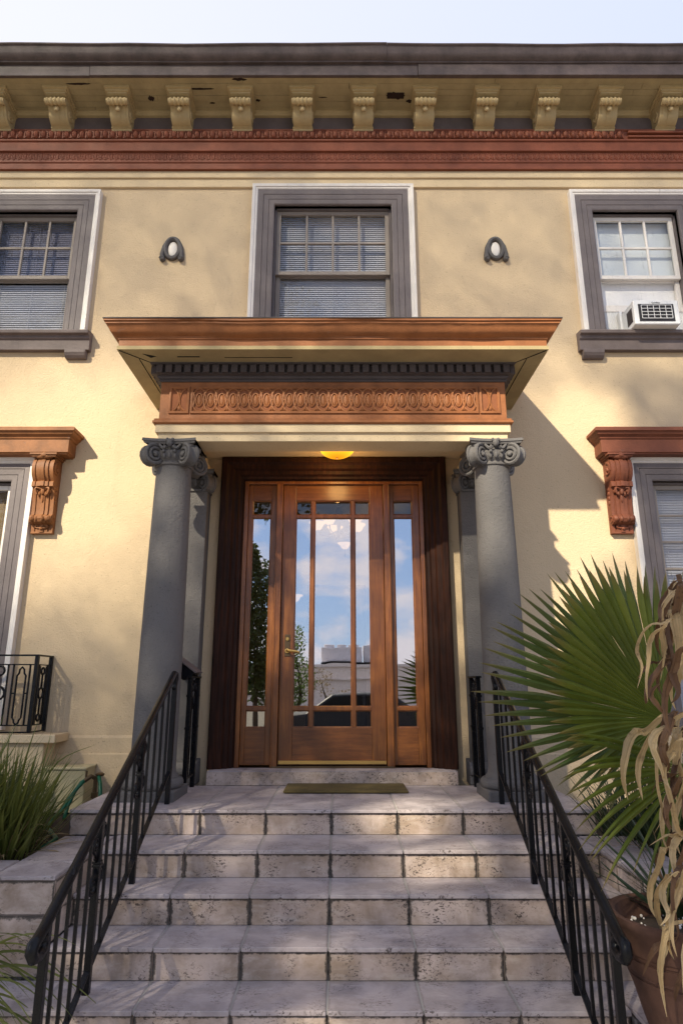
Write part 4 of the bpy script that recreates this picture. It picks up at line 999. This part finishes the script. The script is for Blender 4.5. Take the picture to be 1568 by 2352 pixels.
fo = bpy.data.objects.new('t', fc); C.objects.link(fo); bpy.context.view_layer.update()
me = bpy.data.meshes.new_from_object(fo.evaluated_get(bpy.context.evaluated_depsgraph_get())); bpy.data.objects.remove(fo); bpy.data.curves.remove(fc)
me.materials.append(M['dark']); bo = bpy.data.objects.new('badge_lettering', me); link(bo, ac)
bo.location = Vector(((ax0 + ax1) / 2, ay - .0072, az1 - .040)) - BASE[ac.name]; bo.rotation_euler = (R(90), 0, 0)
# ---------------------------------------------------------------- doormat
b = MB(); b.box(-.435, .50, 5.15, 5.53, -.788, -.768); tag(obj('doormat', b, M['mat'], bevel=.012), 'thin olive brown doormat lying on the landing before the door', 'doormat')
# ---------------------------------------------------------------- meter box, tap and hose
ub = thing('meter_box', 'small cream metal box on the left wall behind the grass', 'utility box', (-2.19, 5.6, -.98))
b = MB(); b.box(-2.42, -2.04, 5.48, 5.70, -.98, -.66); obj('box', b, M['util'], ub, bevel=.006)
b = MB(); b.box(-2.43, -2.03, 5.465, 5.70, -.66, -.645); b.box(-2.38, -2.12, 5.474, 5.481, -.90, -.73); obj('door', b, M['util'], ub, bevel=.003)
tp = thing('garden_tap', 'upright metal garden tap by the left wall with hose attached', 'tap', (-1.93, 5.42, -.95))
b = MB(); b.tube([(-1.93, 5.42, -.99), (-1.93, 5.42, -.72)], .016, 8); b.tube([(-1.93, 5.42, -.72), (-1.96, 5.40, -.70), (-2.0, 5.37, -.73)], .017, 8); b.lathe((-1.90, 5.42, 0), [(.03, -.70), (.036, -.685), (.02, -.675), (0, -.675)], 12)
b.tube([(-1.93, 5.42, -.72), (-1.90, 5.42, -.69)], .012, 8); b.tube([(-2.0, 5.40, -.66), (-2.0, 5.40, -.71)], .008, 6); b.box(-1.95, -1.91, 5.40, 5.44, -.86, -.82); obj('standpipe', b, M['bronze'], tp, smooth='auto')
b = MB()
b.tube([(-2.0, 5.37, -.73), (-2.04, 5.34, -.78), (-2.08, 5.3, -.85), (-2.11, 5.25, -.93), (-2.13, 5.15, -.97), (-2.05, 4.9, -.975), (-1.86, 4.6, -.975), (-1.83, 4.3, -.975)], .014, 8)
b.tube([(-1.985, 5.385, -.715), (-2.02, 5.36, -.74), (-2.055, 5.33, -.81), (-2.075, 5.28, -.90), (-2.06, 5.2, -.97)], .014, 8)
b.tube([(-1.90, 5.40, -.70), (-1.875, 5.37, -.75), (-1.855, 5.34, -.83), (-1.85, 5.3, -.92), (-1.88, 5.2, -.975)], .015, 8)
tag(obj('garden_hose', b, M['hose'], smooth=True), 'green rubber garden hose drooping from the tap by the wall', 'hose')

# ---------------------------------------------------------------- plants
def ribbon(mb, pts, w, fold=.25, side=None, twist=0, taper=.8, base=.35, jag=0):
    "a leaf blade: folded strip along a curve"
    P = [Vector(p) for p in pts]; n = len(P); rows = []
    for i in range(n):
        t = (P[min(i + 1, n - 1)] - P[max(i - 1, 0)]).normalized()
        s = side if side is not None else Vector((1, 0, 0))
        if twist: s = Matrix.Rotation(twist * i / n, 3, t) @ Vector(s)
        s = (Vector(s) - t * Vector(s).dot(t))
        s = s.normalized() if s.length > 1e-4 else t.orthogonal().normalized()
        u = i / (n - 1); k = min(1, base + u * 3) * max(.02, (1 - max(0, (u - (1 - taper)) / taper) ** 1.6)) * (1 + jag * math.sin(i * 2.3 + P[0].x * 40) * math.sin(i * .9 + P[0].z * 30))
        nn = t.cross(s); rows += [P[i] - s * w * k + nn * w * fold * k, P[i], P[i] + s * w * k + nn * w * fold * k]
    f = []
    for i in range(n - 1):
        a = i * 3; f += [(a, a + 1, a + 4, a + 3), (a + 1, a + 2, a + 5, a + 4)]
    uo = (P[0].x * 7.3) % 1; mb.add(rows, f, [[(uo + .0 + .5 * h, i / n), (uo + .5 + .5 * h, i / n), (uo + .5 + .5 * h, (i + 1) / n), (uo + .0 + .5 * h, (i + 1) / n)] for i in range(n - 1) for h in (0, 1)])
def smooth_pts(pts, k=4):
    P = [Vector(p) for p in pts]; out = []
    for i in range(len(P) - 1):
        a, b_, c, d = P[max(i - 1, 0)], P[i], P[i + 1], P[min(i + 2, len(P) - 1)]
        for j in range(k):
            t = j / k; out.append(.5 * ((2 * b_) + (c - a) * t + (2 * a - 5 * b_ + 4 * c - d) * t * t + (3 * b_ - a - 3 * c + d) * t ** 3))
    return out + [P[-1]]
def tuft(mb, c, n, length, w, spread, rng, lean=(0, 0), droop=.5, r0=.12):
    for i in range(n):
        a = rng.uniform(0, 2 * math.pi); q = rng.random() ** .6; el = math.radians(88 - spread * q); Lh = length * rng.uniform(.55, 1.1)
        d = Vector((math.cos(a) * math.cos(el) + lean[0], math.sin(a) * math.cos(el) + lean[1], math.sin(el))).normalized()
        o = Vector(c) + Vector((math.cos(a), math.sin(a), 0)) * r0 * rng.random(); pts = []
        dr = droop * rng.uniform(.3, 1.4) * (1 - .5 * math.sin(el))
        for k in range(8):
            s = Lh * k / 7; pts.append(o + d * s + Vector((0, 0, -dr * s * s / length)))
        ribbon(mb, pts, w * rng.uniform(.6, 1.2), .3, Vector((math.cos(a + 1.57), math.sin(a + 1.57), .15)), rng.uniform(-.8, .8))
rng = random.Random(3)
gl = thing('grass_clump', 'tall green grass clump with dead blades in the left bed', 'plant', (-2.25, 4.35, -.98))
b = MB()
for c, n, l in (((-2.45, 4.35, -.99), 380, .86), ((-2.12, 4.4, -.99), 260, .74), ((-2.85, 4.3, -.99), 260, .90), ((-1.98, 4.15, -.98), 150, .52), ((-2.5, 4.05, -.96), 260, .62), ((-2.15, 4.05, -.96), 160, .5)): tuft(b, c, n, l, .0095, 42, rng, droop=.30, r0=.2)
for q in (((-2.0, 4.4, -.95), (-1.93, 4.38, -.72), (-1.80, 4.35, -.48), (-1.55, 4.3, -.37)), ((-2.1, 4.4, -.95), (-2.03, 4.35, -.6), (-1.97, 4.3, -.38), (-1.93, 4.3, -.22)), ((-1.95, 4.4, -.95), (-1.86, 4.38, -.70), (-1.78, 4.36, -.55), (-1.70, 4.33, -.46))):
    ribbon(b, smooth_pts(q), .008, .3, (1, 0, 0))
obj('green_blades', b, M['blade'], gl, recalc=False)
b = MB()
for c, n, l in (((-2.4, 4.2, -.96), 120, .55), ((-2.0, 4.15, -.96), 90, .42), ((-2.7, 4.05, -.95), 90, .5)): tuft(b, c, n, l, .0075, 75, rng, droop=1.0, r0=.22)
obj('dead_blades', b, M['blade_dry'], gl, recalc=False)
fg = thing('arching_grass', 'sparse thin arching grass in front of the left planter wall', 'plant', (-1.95, 2.85, -1.54))
b = MB(); r2 = random.Random(11)
o = Vector((-1.72, 3.05, -1.28))
for i in range(110):
    a = r2.uniform(-.9, .9); Lh = r2.uniform(.35, .75); e = r2.uniform(.15, 1.25); d = Vector((math.cos(a) * math.cos(e), math.sin(a) * math.cos(e) * .6 - .05, math.sin(e)))
    s0 = o + Vector((r2.uniform(-.25, .08), r2.uniform(-.2, .25), r2.uniform(-.1, .12)))
    dq = r2.uniform(.5, .85)
    ribbon(b, [s0 + d * Lh * k / 9 + Vector((0, 0, -dq * Lh * (k / 9) ** 2)) for k in range(10)], .0062, .3, (0, .4, 1) if e < .6 else (1, 0, .2))
obj('blades', b, M['blade'], fg, recalc=False)
def leafball(mb, c, r, n, size, rng, flat=.4):
    for i in range(n):
        v = Vector((rng.gauss(0, 1), rng.gauss(0, 1), rng.gauss(0, 1))).normalized() * rng.uniform(.55, 1) ** .5
        o = Vector(c) + Vector((v.x * r[0], v.y * r[1], v.z * r[2])); a = Vector((rng.uniform(-1, 1), rng.uniform(-1, 1), rng.uniform(-.4, .9))).normalized(); s = a.orthogonal().normalized(); s = Matrix.Rotation(rng.uniform(0, 6.28), 3, a) @ s
        k = size * rng.uniform(.6, 1.25); w = k * .38; nn = a.cross(s) * k * .12
        mb.add([o, o + a * k * .35 + s * w + nn, o + a * k * .8 + s * w * .7 + nn * .6, o + a * k * 1.15, o + a * k * .8 - s * w * .7 + nn * .6, o + a * k * .35 - s * w + nn, o + a * k * .5], [(0, 1, 6), (1, 2, 6), (2, 3, 6), (3, 4, 6), (4, 5, 6), (5, 0, 6)])
bs = thing('leafy_shrub', 'bright green broadleaf shrub below the window guard', 'shrub', (-2.75, 4.85, -.99))
b = MB(); leafball(b, (-2.85, 4.9, -.62), (.38, .25, .24), 260, .085, rng); obj('foliage', b, M['bush'], bs, recalc=False)
b = MB()
for k in range(5): b.tube([(-2.8, 4.88, -.99), (-2.85 + .1 * k - .2, 4.88, -.75), (-2.85 + .16 * k - .3, 4.9, -.5)], [.012, .009, .005], 6)
obj('stem', b, M['bark'], bs)
# ---- terracotta pot with spiky plant
pc = (1.395, 3.02)
b = MB(); PZ = -1.388
b.lathe((pc[0], pc[1], PZ), [(0, 0), (.125, 0), (.14, .012), (.165, .09), (.195, .20), (.212, .245), (.207, .248), (.207, .254), (.216, .256), (.212, .262), (.222, .29), (.231, .315), (.226, .318), (.226, .324), (.235, .327), (.231, .333), (.231, .339), (.242, .343), (.25, .38), (.258, .42), (.268, .436), (.272, .452), (.268, .466), (.25, .468), (.238, .46), (.232, .43), (.228, .39), (0, .385)], 48)
pot = tag(obj('terracotta_pot', b, M['terracotta'], smooth='auto'), 'weathered terracotta pot with ringed sides beside the right handrail', 'pot')
b = MB(); r3 = random.Random(2)
b.lathe((pc[0], pc[1], PZ), [(0, .397), (.12, .395), (.226, .388)], 24); b.mi = 1
for k in range(60):
    a = r3.uniform(0, 6.28); q = .2 * math.sqrt(r3.random()); b.ball((pc[0] + q * math.cos(a), pc[1] + q * math.sin(a), PZ + .398), r3.uniform(.003, .008), 6, 4)
po_ = obj('potting_soil', b, [M['soil'], M['white']], None); tag(po_, 'dark potting soil with white granules in the terracotta pot', 'soil', kind='stuff')
sp = thing('spiky_grass', 'dark narrow spiky leaves growing up behind the terracotta pot', 'plant', (1.5, 3.2, -1.0))
b = MB(); tuft(b, (1.50, 3.20, -1.0), 46, .52, .008, 62, random.Random(21), lean=(-.12, 0), droop=.25, r0=.08)
for q in (((1.47, 3.16, -1.0), (1.30, 3.14, -.80), (1.10, 3.12, -.62)), ((1.47, 3.16, -1.0), (1.32, 3.14, -.78), (1.16, 3.10, -.60)), ((1.46, 3.16, -1.0), (1.26, 3.14, -.86), (1.12, 3.10, -.74)), ((1.5, 3.2, -1.0), (1.38, 3.2, -.7), (1.30, 3.2, -.55))): ribbon(b, smooth_pts(q), .011, .3, (0, .3, 1))
obj('blades', b, M['spiky'], sp, recalc=False)
sg = thing('reed_clump', 'dense dark reedy clump in the right bed behind the palm', 'plant', (1.95, 4.2, -.99))
b = MB(); r4 = random.Random(5)
for c, n, l in (((1.95, 4.25, -.99), 170, .66), ((2.3, 4.2, -.99), 150, .75), ((1.85, 4.6, -.99), 90, .5), ((2.65, 4.2, -.99), 120, .8)): tuft(b, c, n, l, .0075, 40, r4, lean=(-.12, -.05), droop=.22, r0=.2)
obj('green_blades', b, M['spiky'], sg, recalc=False)
b = MB(); tuft(b, (1.85, 4.15, -.99), 26, .55, .004, 75, r4, lean=(-.2, 0), droop=.6, r0=.1); obj('dead_blades', b, M['blade_dry'], sg, recalc=False)
# ---- fan palm
pm = thing('fan_palm', 'green fan palm with big pleated leaves leaning over the right handrail', 'palm', (2.15, 4.1, -.99))
def frond(hub, e1, e2, angs, rad, name_mat, seed, join=.52, tip_droop=.06, wide=1.0, pet=None):
    r = random.Random(seed); b = MB(); e1 = Vector(e1).normalized(); e2 = Vector(e2).normalized(); nz = e1.cross(e2).normalized(); H = Vector(hub)
    step = angs[1] - angs[0]
    for i, a in enumerate(angs):
        Rr = rad(a) * r.uniform(.97, 1.03); aa = R(a + r.uniform(-.35, .35)); d = e1 * math.cos(aa) + e2 * math.sin(aa); s = -e1 * math.sin(aa) + e2 * math.cos(aa)
        half = math.tan(R(abs(step)) / 2) * wide; n = 13; rows = []; dr = tip_droop * r.uniform(.6, 1.5); bend = r.uniform(-.012, .012)
        for k in range(n):
            t = .03 + .97 * k / (n - 1); L_ = Rr * t
            if t < join: w = L_ * half
            else: w = Rr * join * half * (1 - (t - join) / (1 - join)) ** .75 * (1.0 if k < n - 1 else .02)
            p = H + d * L_ + s * bend * t * t - nz * 0 + Vector((0, 0, -dr * t ** 3)) + nz * (.10 * Rr * t * t)
            f = w * (1.1 if t < join else 1.2)
            rows += [p - s * w + nz * 0, p - nz * f * -1, p + s * w]
        fs = []
        for k in range(n - 1):
            q = k * 3; fs += [(q, q + 1, q + 4, q + 3), (q + 1, q + 2, q + 5, q + 4)]
        b.add(rows, fs, [[(0, k / (n - 1)), (0, k / (n - 1)), (0, (k + 1) / (n - 1)), (0, (k + 1) / (n - 1))] for k in range(n - 1) for _ in (0, 1)])
    o = obj('frond', b, M[name_mat], pm, recalc=False)
    if pet:
        b = MB(); b.tube(smooth_pts([H] + pet), .014, 8); obj('leaf_stalk', b, M['palm'], o, smooth=True)
    return o
def radA(a):
    pts = [(60, .84), (92, .86), (107, .93), (140, .98), (166, 1.02), (176, 1.0), (188, .87), (213, .60), (240, .52)]
    for (a0, r0), (a1, r1) in zip(pts[:-1], pts[1:]):
        if a0 <= a <= a1: return r0 + (r1 - r0) * (a - a0) / (a1 - a0)
    return .8
HA = at(1527, 1651, 3.38)
frond(HA, (1, .10, 0), (0, .22, 1), [62 + 3.7 * k for k in range(45)], radA, 'palm_back', 1, .66, .05, 1.0, [(1.85, 3.6, -.35), (2.02, 3.9, -.7), (2.12, 4.08, -.99)])
HB = at(1535, 1655, 3.12)
def radB(a): return radA(a) * (.86 if a < 120 else .86 - .20 * min(1, (a - 120) / 40)) * .98
frond(HB, (1, .16, 0), (0, .15, 1), [66 + 4.3 * k for k in range(41)], radB, 'palm', 2, .78, .035, 1.0, [(1.8, 3.45, -.36), (2.05, 3.85, -.7), (2.15, 4.1, -.99)])
HC = at(1590, 1765, 3.0)
frond(HC, (1, .1, 0), (0, .3, 1), [158 + 5.5 * k for k in range(15)], lambda a: .62 if a < 215 else .5, 'palm', 3, .5, .10, .9, [(1.85, 3.5, -.6), (2.1, 3.9, -.9), (2.18, 4.12, -.99)])
b = MB(); b.lathe((2.15, 4.12, -.99), [(.10, 0), (.11, .12), (.08, .25), (.03, .33), (0, .34)], 14); obj('trunk', b, M['bark'], pm)
# ---- withered plant at the right edge
dp = thing('withered_plant', 'withered plant with hanging straw coloured leaves at the right edge', 'dead plant', (1.62, 2.85, -.99))
def c5(x, y, Y): return at((1320 + x / 2.613) / 1.2245, (1540 + y / 2.613) / 1.2245, Y)
DL = [(0, 62, [(1600, 200), (1560, 270), (1500, 400), (1490, 520), (1520, 700), (1530, 950), (1525, 1060)]), (0, 70, [(1640, 230), (1590, 330), (1560, 480), (1570, 700), (1560, 860), (1580, 1000)]), (0, 32, [(1540, 420), (1490, 440), (1452, 480), (1498, 600), (1470, 750), (1460, 860)]),
 (0, 36, [(1500, 520), (1440, 545), (1330, 560), (1252, 640), (1222, 760), (1262, 880), (1230, 1040)]), (0, 26, [(1480, 540), (1420, 580), (1350, 620), (1325, 700), (1320, 850), (1300, 1000), (1310, 1140)]), (0, 22, [(1430, 560), (1402, 640), (1430, 760), (1402, 980)]),
 (1, 22, [(1520, 830), (1450, 820), (1350, 850), (1280, 900), (1230, 970)]), (1, 36, [(1490, 810), (1440, 850), (1340, 980), (1302, 1090), (1295, 1150)]), (1, 30, [(1480, 830), (1505, 950), (1530, 1040)]), (1, 26, [(1400, 1000), (1330, 1080), (1380, 1160), (1440, 1240)]),
 (0, 48, [(1620, 1190), (1560, 1215), (1490, 1260), (1440, 1370), (1382, 1480), (1412, 1620), (1455, 1850)]), (0, 46, [(1460, 1225), (1400, 1230), (1290, 1330), (1200, 1400), (1150, 1550), (1130, 1700), (1165, 1860)]), (0, 32, [(1340, 1330), (1300, 1420), (1250, 1560), (1240, 1700), (1272, 1860)]),
 (0, 40, [(1520, 1320), (1450, 1330), (1370, 1380), (1340, 1480), (1400, 1620), (1440, 1760)]), (0, 42, [(1600, 1320), (1550, 1360), (1520, 1420), (1500, 1560), (1480, 1700), (1530, 1900)]), (1, 52, [(1540, 1660), (1480, 1690), (1380, 1720), (1330, 1830)]), (0, 30, [(1640, 1420), (1590, 1520), (1570, 1700), (1590, 1900)]),
 (0, 26, [(1420, 1675), (1480, 1875), (1530, 2075), (1600, 2140)]), (0, 22, [(1640, 2050), (1568, 2080), (1450, 2125), (1320, 2195)]), (0, 36, [(1640, 2430), (1568, 2515), (1510, 2635), (1480, 2775), (1440, 2900), (1402, 3075), (1420, 3275), (1450, 3455)]),
 (0, 30, [(1640, 2740), (1568, 2765), (1470, 2795), (1422, 2895), (1402, 3125), (1440, 3375)]), (1, 32, [(1560, 2850), (1500, 2875), (1350, 2965), (1270, 3155)]), (1, 30, [(1640, 3060), (1568, 3125), (1520, 3235), (1510, 3345)]), (0, 24, [(1640, 2330), (1568, 2355), (1500, 2395), (1460, 2425)]),
 (1, 34, [(1600, 2000), (1560, 2080), (1500, 2180), (1480, 2260)]), (0, 34, [(1660, 2520), (1610, 2640), (1580, 2900), (1560, 3100), (1570, 3300)])]
g0, g1 = MB(), MB(); r5 = random.Random(9)
for k in range(36):
    x = r5.uniform(1420, 1640); y = r5.choice((300, 700, 1250, 1350, 1700, 2150, 2400)) + r5.uniform(-60, 80); l = r5.uniform(350, 750); s = r5.choice((-1, 1))
    DL.append((int(r5.random() < .4), r5.uniform(24, 46), [(x + 60, y - 20), (x + 20 * s, y), (x - 50, y + l * .2), (x - 80 + 30 * s, y + l * .5), (x - 60 + 50 * s, y + l * .8), (x - 70, y + l)]))
for k, (dk, w, pts) in enumerate(DL):
    Y = 2.72 + r5.uniform(-.12, .12); wd = w / 2.613 / 1.2245 / 1475 * Y * .70
    P = smooth_pts([c5(x, y, Y + .05 * math.sin(i * 1.3 + k)) for i, (x, y) in enumerate(pts)], 5)
    ribbon(g1 if dk else g0, P, wd, r5.uniform(.25, .8), (1, r5.uniform(-.5, .5), .25), r5.uniform(-.8, .8), .5, .4, .13)
obj('straw_leaves', g0, M['dry'], dp, recalc=False); obj('brown_leaves', g1, M['dry_dark'], dp, recalc=False)
b = MB(); s0 = c5(1720, 1400, 2.8); b.tube(smooth_pts([(1.62, 2.86, -1.0), (1.60, 2.85, -.7), (1.55, 2.82, -.35), (1.52, 2.8, .1), (1.46, 2.76, .46)]), [.016] * 9 + [.014] * 4 + [.01] * 4, 8); obj('stem', b, M['dry_dark'], dp, smooth=True)
# ---------------------------------------------------------------- the street behind the camera (seen in the door glass, and shading the house)
def limb(mb, a, b_, r0, r1, rng, k=5):
    a, b_ = Vector(a), Vector(b_); P = [a.lerp(b_, i / k) + Vector((rng.uniform(-1, 1), rng.uniform(-1, 1), rng.uniform(-.5, .5))) * (b_ - a).length * .04 * (0 < i < k) for i in range(k + 1)]
    mb.tube(P, [r0 + (r1 - r0) * i / k for i in range(k + 1)], 7)
def leafcard(mb, o, rng, size):
    a = Vector((rng.gauss(0, 1), rng.gauss(0, 1), rng.gauss(-.2, .8))).normalized(); s = Matrix.Rotation(rng.uniform(0, 6.28), 3, a) @ a.orthogonal().normalized(); w = size * .32; n = a.cross(s) * size * .12
    mb.add([o, o + a * size * .5 + s * w + n, o + a * size * 1.1, o + a * size * .5 - s * w + n], [(0, 1, 2), (0, 2, 3)])
def shade_dens(x, z):
    "crown density shaped by the shade wanted where the sun ray meets the front wall at (x, z)"
    if z > 3.1: d = .60
    elif z > .2: d = .50
    else: d = .82
    def hole(cx, cz, rx, rz, k):
        nonlocal d; d -= k * math.exp(-(((x - cx) / rx) ** 2 + ((z - cz) / rz) ** 2) ** 1.5)
    hole(-2.3, 2.0, .95, 1.25, .75); hole(-3.2, 1.9, .8, .8, .4); hole(2.1, 1.7, .62, 1.2, .7); hole(1.9, .75, .35, .8, .5); hole(.4, .3, .6, .8, .35); hole(-1.6, -.7, .6, .4, .35)
    hole(1.2, -1.85, .32, .22, .9); hole(1.63, -2.4, .26, .2, .9); hole(1.15, -1.55, .4, .12, .6); hole(.02, -1.9, .35, .16, .7); hole(.6, 1.75, .5, .4, .25); hole(2.0, 1.7, .4, .6, .2); hole(2.3, -.7, .3, .5, .4)
    if x > 2.75 and z < 3: d = max(d, .75)
    return max(0, min(1, d))
st = thing('street_tree', 'tall leafy street tree behind the viewer, crown shaped to shade the house front', 'tree', (-6.4, -3.6, GZ))
rt = random.Random(77); crown = MB()  # unseen crown, leaves set along sun rays to shape the shade
for k in range(62000):
    x = rt.uniform(-5.5, 5.0); z = rt.uniform(-4.2, 6.6); lam = -math.log(max(.03, 1 - shade_dens(x, z))) / 3.5
    up = z > 3.0 or x < -1.2
    if rt.random() > lam * (.9 if not up else 1.0): continue
    t = rt.uniform(8.5, 12.5)
    for j in range(12 if up else 2):
        dx, dz = (rt.uniform(-.6, .6), rt.uniform(-.4, .6)) if up else (rt.uniform(-.05, .05), rt.uniform(-.05, .05))
        leafcard(crown, Vector((x + dx - .65 * t, YW - t, z + dz + .87 * t)), rt, rt.uniform(.042, .065) if up else rt.uniform(.10, .17))
obj('crown', crown, M['treeleaf'], st, recalc=False)
tr = MB(); limb(tr, (-6.4, -3.6, GZ), (-6.3, -3.8, 5.0), .30, .22, rt)
for e in ((-9, -5, 9), (-6.8, -5.6, 12), (-4.2, -4.5, 10), (-3, -3.5, 8), (-8.5, -2.8, 8), (-6, -3, 14), (-5.2, -5.5, 7.5), (-7.5, -4.5, 15)):
    limb(tr, (-6.3, -3.8, 4.8), e, .055, .012, rt)
    for k in range(4):
        q = Vector((-6.3, -3.8, 4.8)).lerp(Vector(e), rt.uniform(.4, .95)); limb(tr, q, q + Vector((rt.uniform(-1.5, 1.5), rt.uniform(-1.2, 1.2), rt.uniform(.2, 1.5))), .014, .005, rt, 4)
obj('trunk', tr, M['bark'], st)
def bush_tree(name, label, cat, base, blobs, leaf, n, size, seed, trunk_top):
    t = thing(name, label, cat, base); r = random.Random(seed); b = MB()
    for c, rad, k in blobs:
        for i in range(int(n * k)):
            v = Vector((r.gauss(0, 1), r.gauss(0, 1), r.gauss(0, 1))).normalized() * r.random() ** .4
            leafcard(b, Vector((c[0] + v.x * rad[0], c[1] + v.y * rad[1], c[2] + v.z * rad[2])), r, size * r.uniform(.6, 1.3))
    obj('crown', b, M[leaf], t, recalc=False); b = MB(); limb(b, base, trunk_top, .12, .06, r)
    for c, rad, k in blobs: limb(b, trunk_top, c, .05, .015, r)
    obj('trunk', b, M['bark'], t)
bush_tree('dark_tree', 'dark dense tree across the street mirrored in the left sidelight', 'tree', (-3.3, -14.5, GZ), [((-3.5, -14.5, 3.6), (.75, .9, 1.6), 1), ((-3.7, -14.6, 1.6), (1.0, 1, 1.2), 1), ((-3.1, -14.5, .3), (1.0, 1, 1.1), .8), ((-3.9, -14.4, 5.1), (.5, .6, .7), .4)], 'treeleaf', 1500, .2, 4, (-3.4, -14.5, .6))
bush_tree('pale_tree', 'small yellow green tree across the street mirrored in the front door', 'tree', (-1.55, -13.8, GZ), [((-1.75, -13.8, 1.4), (.4, .5, .9), 1), ((-1.5, -13.8, .3), (.55, .5, .8), 1), ((-1.8, -13.8, -.5), (.5, .5, .6), .8)], 'bush', 480, .11, 5, (-1.6, -13.8, -.2))
bush_tree('dry_shrub', 'twiggy dry shrub across the street mirrored before the cream building', 'shrub', (-.5, -13.5, GZ), [((-.75, -13.5, .1), (.45, .4, .55), 1), ((.1, -13.4, -.5), (.8, .4, .35), 1)], 'blade_dry', 260, .07, 12, (-.5, -13.5, -.9))
bt = thing('bare_tree', 'leafless street tree mirrored in the right sidelight', 'tree', (3.6, -14, GZ)); b = MB(); r6 = random.Random(8)
def branch(a, d, l, r, depth):
    e = a + d * l; limb(b, a, e, r, r * .6, r6, 3)
    if depth:
        for k in range(3):
            dd = (d + Vector((r6.uniform(-.7, .7), r6.uniform(-.5, .5), r6.uniform(-.15, .6)))).normalized(); branch(a.lerp(e, r6.uniform(.55, 1)), dd, l * r6.uniform(.55, .8), r * .55, depth - 1)
branch(Vector((3.6, -14, GZ)), Vector((-.05, 0, 1)), 1.5, .09, 5); obj('trunk', b, M['bark'], bt)
# low cream building with roof plant
ob = thing('low_building', 'low cream building across the street mirrored in the front door', 'building', (2, -41, GZ))
b = MB(); b.box(-26, 30, -52, -38, GZ, 1.25); obj('wall', b, paint('pale_render', (.86, .74, .66), .8, .08), ob)
b = MB(); b.box(-26.1, 30.1, -52, -37.9, 1.25, 1.45); b.box(-26.05, 30.05, -37.95, -37.8, .35, .42); obj('parapet', b, paint('parapet_paint', (.86, .76, .70), .8, .1), ob)
for x in (-14, -9, 12, 17):
    b = MB(); b.box(x, x + 2.4, -38.0, -37.93, -.9, .15); obj('window', b, M['dark'], ob)
hv = thing('rooftop_unit', 'grey rooftop cooling unit mirrored in the front door', 'cooling unit', (.6, -40, 1.45))
m_ = paint('grey_sheet_metal', (.72, .68, .69), .5, .15)
b = MB(); b.box(-1.6, 1.6, -41.2, -39.2, 1.62, 2.75); b.box(1.75, 3.3, -41.2, -39.6, 1.62, 2.9); obj('cabinet', b, m_, hv, bevel=.03)
b = MB()
for x in (-1.0, 0, 1.0, 2.5): b.lathe((x, -40.2, 0), [(.42, 2.74), (.42, 2.98), (.36, 3.0), (.36, 2.8), (0, 2.8)], 20)
b.box(-1.5, 1.5, -39.19, -39.17, 1.75, 2.4); obj('fan_cowl', b, m_, hv)
b = MB(); b.box(-1.65, 3.35, -41.2, -39.1, 1.45, 1.62); obj('skid', b, M['dark'], hv)
# parked car
car = thing('parked_car', 'dark parked car at the kerb mirrored low in the front door', 'car', (.3, -6.2, GZ + .02))
cp = NT('car_paint'); cp.pbr((.02, .022, .028), .6, None, .3, 0); gz = GZ + .02
b = MB(); ol = [(-2.25, .35), (-2.28, .62), (-2.15, .82), (-1.2, .95), (-.55, 1.42), (.9, 1.46), (1.65, 1.02), (2.2, .92), (2.27, .6), (2.2, .32)]
b.add([(.3 + x, -7.05, gz + z) for x, z in ol] + [(.3 + x, -5.35, gz + z) for x, z in ol], [tuple(range(10)), tuple(range(10, 20))] + [(i, (i + 1) % 10, 10 + (i + 1) % 10, 10 + i) for i in range(10)]); obj('body', b, cp.m, car, bevel=.08)
b = MB(); wl = [(-1.0, .98), (-.5, 1.36), (.25, 1.39), (.25, .97)]; wr = [(.32, .97), (.32, 1.39), (.85, 1.38), (1.4, 1.0)]
for w in (wl, wr): b.add([(.3 + x, -5.345, gz + z) for x, z in w] + [(.3 + x, -5.36, gz + z) for x, z in w], [(0, 1, 2, 3), (4, 5, 6, 7), (0, 1, 5, 4), (1, 2, 6, 5), (2, 3, 7, 6), (3, 0, 4, 7)])
obj('window', b, M['dark'], car)
for x in (-1.35, 1.4):
    for y in (-5.45, -6.95):
        b = MB(); b.lathe((.3 + x, y, gz + .32), [(0, -.1), (.2, -.1), (.32, -.09), (.32, .09), (.2, .1), (0, .1)], 24, 'y'); w = obj('wheel', b, M['iron'], car)
        b = MB(); b.lathe((.3 + x, y, gz + .32), [(0, .112), (.08, .11), (.19, .104), (.2, .09)], 20, 'y'); obj('rim', b, m_, w)
